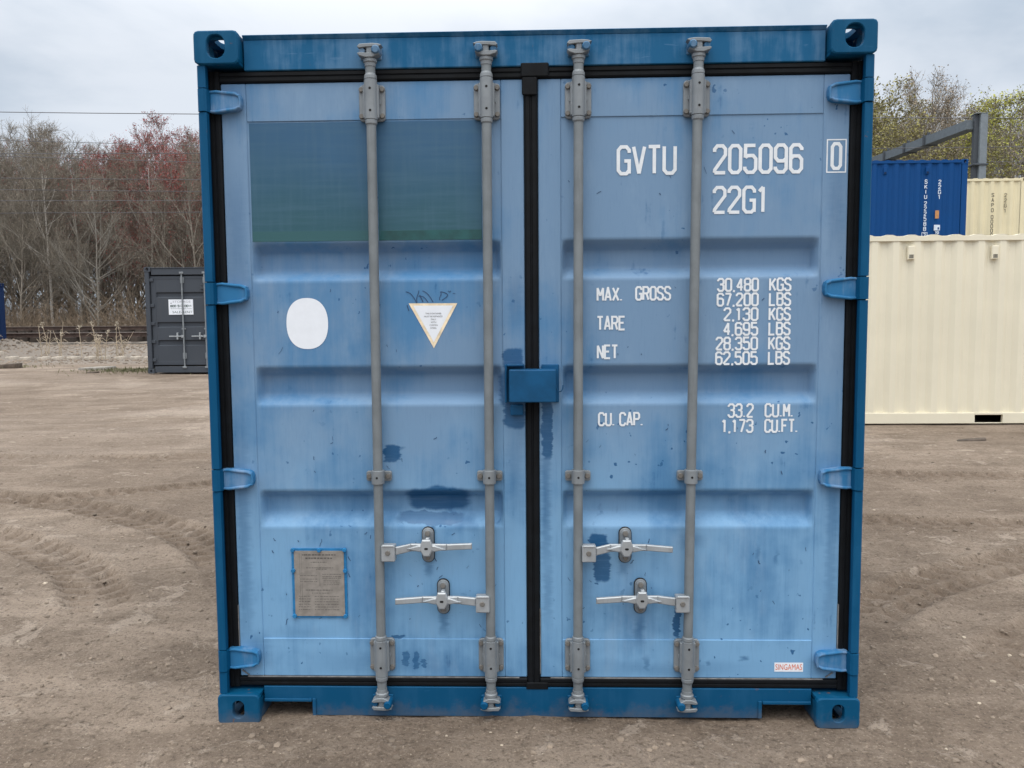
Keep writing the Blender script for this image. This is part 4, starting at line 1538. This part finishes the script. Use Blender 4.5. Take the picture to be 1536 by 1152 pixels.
g = MB(); g.box(1.36, 1.44, .03, .0595, 2.05, 2.11, 0, .006); g.box(1.37, 1.43, .02, .0295, 2.14, 2.17, 0, .004); g.build('latch', M['grey_edge'], gdoor)

# ------------------------------------------------------------------ railway
def railway(label, y, zt, x0, x1, n_sl):
    root = empty('railway_track', ((x0+x1)/2, y, zt-.36))
    tag(root, label, 'railway track', 'railway tracks in front of the wood')
    hx = (x1-x0)/2
    for yy in (0, 1.505):
        g = MB()
        for a, b, c_, d_, m_ in ((-.07, .07, .20, .222, 0), (-.010, .010, .222, .325, 0), (-.036, .036, .325, .353, 0)):
            g.box(-hx, hx, yy+a, yy+b, c_, d_-.0005, m_)
        g.box(-hx, hx, yy-.034, yy+.034, .353, .360, 1)
        g.build('rail', [M['rail_rust'], M['rail_top']], root)
    for k in range(n_sl):
        x_ = -hx+(k+.5)*2*hx/n_sl
        g = MB()
        g.prism_xy([(x_-.12, -.52), (x_+.12, -.52), (x_+.12, 2.03), (x_-.12, 2.03)], 0.02, .199)
        for yy in (0, 1.505):
            g.box(x_-.05, x_+.05, yy-.13, yy-.072, .1995, .245, 1)
        g.build('sleeper', [M['sleeper'], M['rail_rust']], root)
    return root


railway('rusty railway track running in front of the wood, nearer of the two', 26.0, 1.27, -38, 22, 98)
railway('rusty railway track running in front of the wood, farther of the two', 30.0, 1.50, -38, 22, 98)


def reg_bank(rng, n):
    return -24+rng.random(n)*20, 20.9+rng.random(n)*4.6


tag(stones('ballast', 7000, 21, reg_bank, .02, .06, M['stone'], 2.5), 'brown ballast stones on the railway bank', 'ballast')

# gantry over the tracks
gt = empty('railway_gantry', (14.75, 24.6, gz(14.75, 24.6)))
tag(gt, 'grey steel railway gantry with one tall post and a sloping-looking beam above the stacked containers', 'railway gantry')
zg = 8.27-gt.location.z
g = MB(); g.box(-.045, .19, -.20, .16, 0, zg, 0, .01); g.box(-.19, -.0455, -.10, .06, 0, zg-.02, 1, .008)  # dark box on the left paints in the shaded face of the post
g.box(-.24, .24, -.23, .23, zg-1.68, zg-1.62, 1, .01); g.box(-.21, .21, -.21, .21, zg, zg+.02, 0, .005)
g.build('gantry_post', [M['steel_post'], M['steel_dark']], gt)
bx0, by0, bx1, by1 = -.21, .0, -1.35, 10.6
g = MB()
dv = Vector((bx1-bx0, by1-by0, 0)); nv = Vector((dv.y, -dv.x, 0)).normalized()*.20
P_ = [Vector((bx0, by0, 0))-nv, Vector((bx0, by0, 0))+nv, Vector((bx1, by1, 0))+nv, Vector((bx1, by1, 0))-nv]
g.prism_xy([(p.x, p.y) for p in P_], zg-.47, zg-.17, 0)
g.build('gantry_beam', M['steel_mid'], gt)
for u in (.22, .34, .47, .60, .78):
    c_ = Vector((bx0, by0, 0))+dv*u
    g = MB(); g.box(c_.x-.26, c_.x+.26, c_.y-.05, c_.y+.05, zg-.50, zg-.13, 0, .01); g.box(c_.x-.10, c_.x-.02, c_.y-.04, c_.y+.04, zg-.1295, zg-.03, 0, .005)
    g.build('clamp', M['steel_dark'], gt)
c_ = Vector((bx0, by0, 0))+dv*.47
g = MB(); g.box(c_.x-.12, c_.x+.12, c_.y-.10, c_.y+.10, zg-3.6, zg-.505, 0, .01); g.build('drop_post', M['steel_post'], gt)
g = MB(); g.box(bx1-.20, bx1+.20, by1-.20, by1+.20, -.4, zg-.475, 0, .01); g.build('gantry_post', M['steel_dark'], gt)

# overhead wires along the railway
for i, (y_, zl, zr, r_, lb) in enumerate(((26.2, 9.22, 8.6, .014, 'topmost thin wire crossing the sky above the wood'), (30.5, 9.05, 8.0, .010, 'second thin wire from the top, along the tree tops of the wood'),
                                       (27.0, 7.95, 7.75, .013, 'pale wire crossing in front of the red tree tops, upper of a close pair'), (29.0, 8.1, 6.9, .012, 'pale wire crossing in front of the red tree tops, lower of a close pair'),
                                       (27.2, 7.05, 6.55, .011, 'dark wire in front of the trees, just below the pale pair'), (29.0, 6.9, 6.4, .011, 'dark wire in front of the trees, second below the pale pair'),
                                       (27.2, 6.25, 6.1, .011, 'dark wire in front of the trees, second from the bottom'), (29.0, 6.05, 6.0, .011, 'lowest dark wire in front of the trees'))):
    g = MB()
    pts = []
    for k in range(25):
        x_ = -48+k*4.0
        z_ = zl+(zr-zl)*(x_+16)/31
        pts.append((x_, y_, z_-.05*math.sin(k*math.pi/6)**2))
    g.tube(pts, r_, 5)
    o = g.build('overhead_wire', M['wire'])
    tag(o, lb, 'wire', 'overhead railway wires')


# ------------------------------------------------------------------ trees
def grow_tree(seed, H, r0, tips, lean=.04, mult=1.0, low=.10):
    """tips: None, or (count per twig, size, spread) for buds or young leaves; returns trunk and crown builders"""
    rnd = random.Random(seed)
    tr, cr = MB(), MB()

    def limb(mb, p, d, L, r, nseg, sides, wob, lift, r_end):
        pts = [p.copy()]; dd = d.copy()
        for i in range(nseg):
            dd = (dd+Vector((rnd.uniform(-wob, wob), rnd.uniform(-wob, wob), rnd.uniform(-wob, wob)+lift))).normalized()
            pts.append(pts[-1]+dd*(L/nseg))
        rad = [r+(r_end-r)*(i/nseg)**.85 for i in range(nseg+1)]
        mb.tube(pts, rad, sides, 0, False)
        return pts, rad

    def at_(pts, t):
        f = t*(len(pts)-1); i = min(int(f), len(pts)-2)
        return pts[i].lerp(pts[i+1], f-i), (pts[i+1]-pts[i]).normalized()

    def child_dir(d, ang):
        a = d.orthogonal().normalized()
        a.rotate(Matrix.Rotation(rnd.uniform(0, 6.283), 3, d))
        return (d*math.cos(ang)+a*math.sin(ang)).normalized()
    d0 = Vector((rnd.uniform(-lean, lean)*2, rnd.uniform(-lean, lean), 1)).normalized()
    T, TR_ = limb(tr, Vector((0, 0, -.15)), d0, H, r0, 10, 7, .05, .03, .018)
    nb = int(21*mult)
    for i in range(nb):
        t_ = low+(.98-low)*(i+rnd.random())/nb
        p, d = at_(T, t_)
        L = H*(.40*(1-t_)+.10)*rnd.uniform(.7, 1.25)
        r = max(.012, r0*(1-t_)*.55+.008)
        B, _ = limb(tr, p, child_dir(d, rnd.uniform(.45, .95)), L, r, 6, 5, .11, .07, .008)
        for j in range(rnd.randint(5, 7)):
            tj = rnd.uniform(.22, 1)
            p2, d2 = at_(B, tj)
            L2 = L*rnd.uniform(.30, .52)
            C_, _ = limb(tr if L2 > .9 else cr, p2, child_dir(d2, rnd.uniform(.4, .9)), L2, max(.007, r*.4*(1.2-tj)), 4, 3, .15, .06, .005)
            for k in range(rnd.randint(4, 6)):
                tk = rnd.uniform(.2, 1)
                p3, d3 = at_(C_, tk)
                L3 = max(.25, L2*rnd.uniform(.35, .6))
                E_, _ = limb(cr, p3, child_dir(d3, rnd.uniform(.4, .9)), L3, .007, 3, 3, .18, .07, .004)
                for l in range(rnd.randint(2, 4)):
                    p4, d4 = at_(E_, rnd.uniform(.3, 1))
                    L4 = rnd.uniform(.18, .45)
                    F_, _ = limb(cr, p4, child_dir(d4, rnd.uniform(.3, .9)), L4, .0055, 2, 3, .15, .08, .003)
                    if tips:
                        for q in range(tips[0]):
                            pp = F_[rnd.randint(1, 2)]+Vector((rnd.gauss(0, tips[2]), rnd.gauss(0, tips[2]), rnd.gauss(0, tips[2])))
                            s_ = tips[1]*rnd.uniform(.5, 1.3)
                            u = Vector((rnd.gauss(0, 1), rnd.gauss(0, 1), rnd.gauss(0, 1))).normalized()
                            v_ = u.orthogonal().normalized()
                            v_.rotate(Matrix.Rotation(rnd.uniform(0, 6.28), 3, u))
                            w_ = u.cross(v_)*.6
                            cr.add([pp-v_*s_, pp+w_*s_, pp+v_*s_, pp-w_*s_], [(0, 1, 2, 3)], 1)
    return tr, cr


def tree_kind(name, label, group, cat, seed, H, r0, tips, bark_m, twig_m, bud_m, mult=1.0, low=.10):
    root = empty(name)
    tag(root, label, cat, group)
    tr, cr = grow_tree(seed, H, r0, tips, mult=mult, low=low)
    tr.build('trunk', bark_m, root)
    cr.build('crown', [twig_m, bud_m], root)
    return root


GRP = 'bare trees of the wood behind the railway'
L_BARE = 'bare grey-brown tree in the wood behind the railway'
L_RED = 'bare tree with dark red buds in the wood behind the railway'
L_LEAF = 'tree with yellow-green young leaves rising behind the steel gantry and stacked containers'
L_BUD = 'bare tree with pale brown buds rising behind the steel gantry and stacked containers'
bare = [tree_kind('bare_tree', L_BARE, GRP, 'tree', 100+i, 10.0, .075+.014*i, (1, .022, .03), M['bark' if i % 2 else 'bark_pale'], M['twig'], M['bud_brown']) for i in range(4)]
red = [tree_kind('red_budded_tree', L_RED, 'red-budded trees of the wood behind the railway', 'tree', 200+i, 10.0, .085, (2, .038, .06), M['bark'], M['twig_red'], M['bud_red']) for i in range(2)]
leafy = [tree_kind('leafing_tree', L_LEAF, 'leafing trees behind the gantry', 'tree', 300+i, 10.0, .13, (3, .060 if i else .05, .09), M['bark'], M['twig'], M['leaf' if i == 0 else 'leaf_olive']) for i in range(2)]
budt = [tree_kind('budding_tree', L_BUD, 'budding trees behind the gantry', 'tree', 400, 10.0, .13, (2, .036, .05), M['bark'], M['twig'], M['bud_brown'])]
white = tree_kind('birch_tree', 'white-barked birch, leftmost pale trunk at the edge of the wood', 'birch trees at the edge of the wood', 'tree', 501, 9.0, .10, (1, .022, .03), M['birch'], M['twig'], M['bud_brown'], .7, .34)
white['label'] = 'pale white-barked birch standing at the front edge of the wood'
used = set()
rnd = random.Random(77)


def plant(src, x, y, H, wide=1.0):
    o = src if src.name not in used else copy_tree(src)
    used.add(src.name)
    o.location = (x, y, gz(x, y)-.05)
    o.rotation_euler = (0, 0, rnd.uniform(0, 6.28))
    k = H/10.0
    o.scale = (k*wide, k*wide, k)
    return o


for ri, (y_, dx, hh) in enumerate(((36.0, 2.2, .78), (39.0, 2.0, .97), (42.5, 2.0, 1.05), (47, 2.2, 1.12), (52, 2.4, 1.18), (58, 2.6, 1.28))):
    x_ = -46+ri*.7
    while x_ < 48:
        xx = x_+rnd.uniform(-.8, .8)
        yy = y_+rnd.uniform(-1.4, 1.4)
        side = xx*40/yy
        if side < 6:
            Hh = rnd.uniform(9.3, 11.0)*hh
            pr_ = .82 if -22 < side < -9 else .15
            src = rnd.choice(red) if (rnd.random() < pr_ and ri > 0) else rnd.choice(bare)
            plant(src, xx, yy, Hh)
        else:
            Hh = rnd.uniform(10.0, 12.2)*(hh*.9+.1)
            q = rnd.random()
            src = leafy[0] if q < .20 else leafy[1] if q < .42 else budt[0]
            plant(src, xx, yy, Hh, 1.05)
        x_ += dx*(.62 if side < -6 else 1.1)
for (x_, y_, H_) in ((-24.0, 36.4, 9.6), (-20.0, 38.6, 10.2), (-13.6, 36.2, 9.6)):
    plant(white, x_, y_, H_)

# brambles and saplings under the wood: nobody could count them
rnd = random.Random(9)
g = MB()
for k in range(11500):
    y_ = 33.0+rnd.random()**1.4*16
    x_ = rnd.uniform(-40, 12)
    z_ = .78+.02*rnd.random()
    L = rnd.uniform(.7, 2.2)*(1 if y_ < 36 else 1.45)*(1 if rnd.random() < .8 else 1.5)
    p = Vector((x_, y_, z_-.1)); d = Vector((rnd.uniform(-.5, .5), rnd.uniform(-.4, .3), 1)).normalized()
    pts = [p]
    for i in range(3):
        pts.append(pts[-1]+d*L/3)
        d = (d+Vector((rnd.uniform(-.45, .45), rnd.uniform(-.45, .45), rnd.uniform(-.55, .1)))).normalized()
    g.tube(pts, [.013, .011, .008, .004], 3, 0, False)
    for q in range(2):
        p = pts[rnd.randint(1, 3)]
        d = Vector((rnd.uniform(-1, 1), rnd.uniform(-1, 1), rnd.uniform(-.2, .9))).normalized()
        g.tube([p, p+d*rnd.uniform(.2, .6)], [.007, .003], 3, 0, False)
und = g.build('undergrowth', M['bramble'])
tag(und, 'brown leafless brambles along the foot of the wood', 'undergrowth', kind='stuff')

# dry reeds in front of the track
rnd = random.Random(31)
REED = [(-19.0, 22.6, 5, 'leftmost'), (-18.3, 22.4, 5, ''), (-16.9, 22.8, 5, ''), (-15.9, 22.5, 4, ''), (-14.35, 21.7, 7, ''), (-13.95, 22.2, 6, ''), (-12.75, 22.3, 4, ''), (-12.2, 22.0, 4, '')]
for i, (x_, y_, n_, _l) in enumerate(REED):
    root = empty('reed_clump', (x_+.9, y_, gz(x_+.9, y_)-.03))
    tag(root, 'thin clump of dry straw-coloured reeds in front of the railway', 'reeds', 'dry reed clumps in front of the railway')
    for k in range(n_):
        bend = rnd.gauss(0, .12) if rnd.random() < .7 else rnd.uniform(-.5, .5)
        hgt = rnd.uniform(.7, 1.2)*(1 if abs(bend) < .3 else .75)
        b = Vector((rnd.gauss(0, .17), rnd.gauss(0, .1), 0))
        pts = [b, b+Vector((bend*.3, 0, hgt*.4)), b+Vector((bend*.75, 0, hgt*.75)), b+Vector((bend*1.1, 0, hgt))]
        g = MB()
        g.tube(pts, [.012, .010, .008, .005], 4, 0)
        for q in range(2):
            p = pts[1].lerp(pts[2], rnd.random()); s_ = rnd.choice((-1, 1))
            g.tube([p, p+Vector((s_*.12, 0, .10)), p+Vector((s_*.26, 0, .0))], [.008, .007, .002], 3, 0, False)
        if abs(bend) < .3 and rnd.random() < .75:
            tip = pts[-1]
            for q in range(16):
                o_ = tip+Vector((rnd.gauss(0, .035), rnd.gauss(0, .02), rnd.uniform(-.16, .06)))
                g.tube([o_, o_+Vector((rnd.gauss(.02, .03), 0, rnd.uniform(-.02, .06)))], [.013, .004], 3, 1, False)
        g.build('reed_stalk', [M['reed'], M['plume']], root)

g = MB()
g.box(-.13, .13, -.16, .16, -.10, .10, 0, .03, 2)
for i, p in enumerate(g.v):
    g.v[i] = (p[0]+.02*math.sin(p[1]*17+p[2]*9), p[1], p[2]+.012*math.sin(p[0]*11))
blk = g.build('concrete_block', M['pale_block'])
tag(blk, 'pale concrete block in the row along the foot of the railway bank', 'concrete block', 'row of concrete blocks along the railway bank')
for k in range(20):
    o = blk if k == 0 else blk.copy()
    if k: COL.objects.link(o)
    x_ = -18.6+k*.5+.04*math.sin(k*2.3)
    o.location = (x_, 22.0, gz(x_, 22.0)-.01)
    o.rotation_euler = (0, .08*math.sin(k*1.7), .2*math.sin(k*3.1))

# slabs and scrap lying at the foot of the bank
def slab(name, label, cat, x, y, sx_, sy_, sz_, mat, rz):
    g = MB()
    g.box(-sx_/2, sx_/2, -sy_/2, sy_/2, -.03, sz_, 0, .02, 2)
    for i, p in enumerate(g.v):
        g.v[i] = (p[0]+.03*math.sin(p[1]*9+p[2]*5), p[1]+.03*math.sin(p[0]*7), p[2]+.015*math.sin(p[0]*5+p[1]*3))
    o = g.build(name, mat)
    o.location = (x, y, gz(x, y)); o.rotation_euler = (0, 0, rz)
    tag(o, label, cat)


slab('concrete_slab', 'pale concrete slab lying flat on the dirt before the railway bank', 'concrete slab', -11.75, 18.2, .72, .5, .07, M['concrete'], .1)
slab('timber_block', 'dark rotten timber lying on the dirt by the left edge of the photo', 'timber', -14.6, 18.9, .42, .35, .13, M['timber'], .2)
slab('timber_block', 'small dark board lying on the dirt in front of the pale concrete slab', 'timber', -11.1, 16.8, .24, .14, .03, M['timber'], -.1)
slab('timber_plank', 'short dark plank lying on the dirt in front of the cream container', 'timber', 5.05, 6.4, .34, .09, .025, M['timber'], -.12)
slab('timber_plank', 'dark plank lying on the dirt by the right edge of the photo', 'timber', 6.2, 6.0, .40, .08, .025, M['timber'], .1)

# short grass at the edge of the yard
rnd = random.Random(3)
g = MB()
for k in range(1700):
    q = rnd.random()
    if q < .75:
        x_, y_ = rnd.gauss(-10.4, .75), rnd.gauss(17.6, .42)
    else:
        x_, y_ = rnd.gauss(-15.6, .9), rnd.gauss(19.4, .5)
    z_ = gz(x_, y_) if k % 7 == 0 else float(base_z(x_, y_))+.0
    s_ = rnd.uniform(.03, .10)
    a = rnd.uniform(0, 6.28)
    dx, dy = math.cos(a)*.014, math.sin(a)*.014
    tx, ty = rnd.gauss(0, .03), rnd.gauss(0, .03)
    g.add([(x_-dx, y_-dy, z_-.02), (x_+dx, y_+dy, z_-.02), (x_+tx, y_+ty, z_+s_)], [(0, 1, 2)])
tag(g.build('grass', M['grass']), 'short green grass at the far edge of the yard', 'grass', kind='stuff')
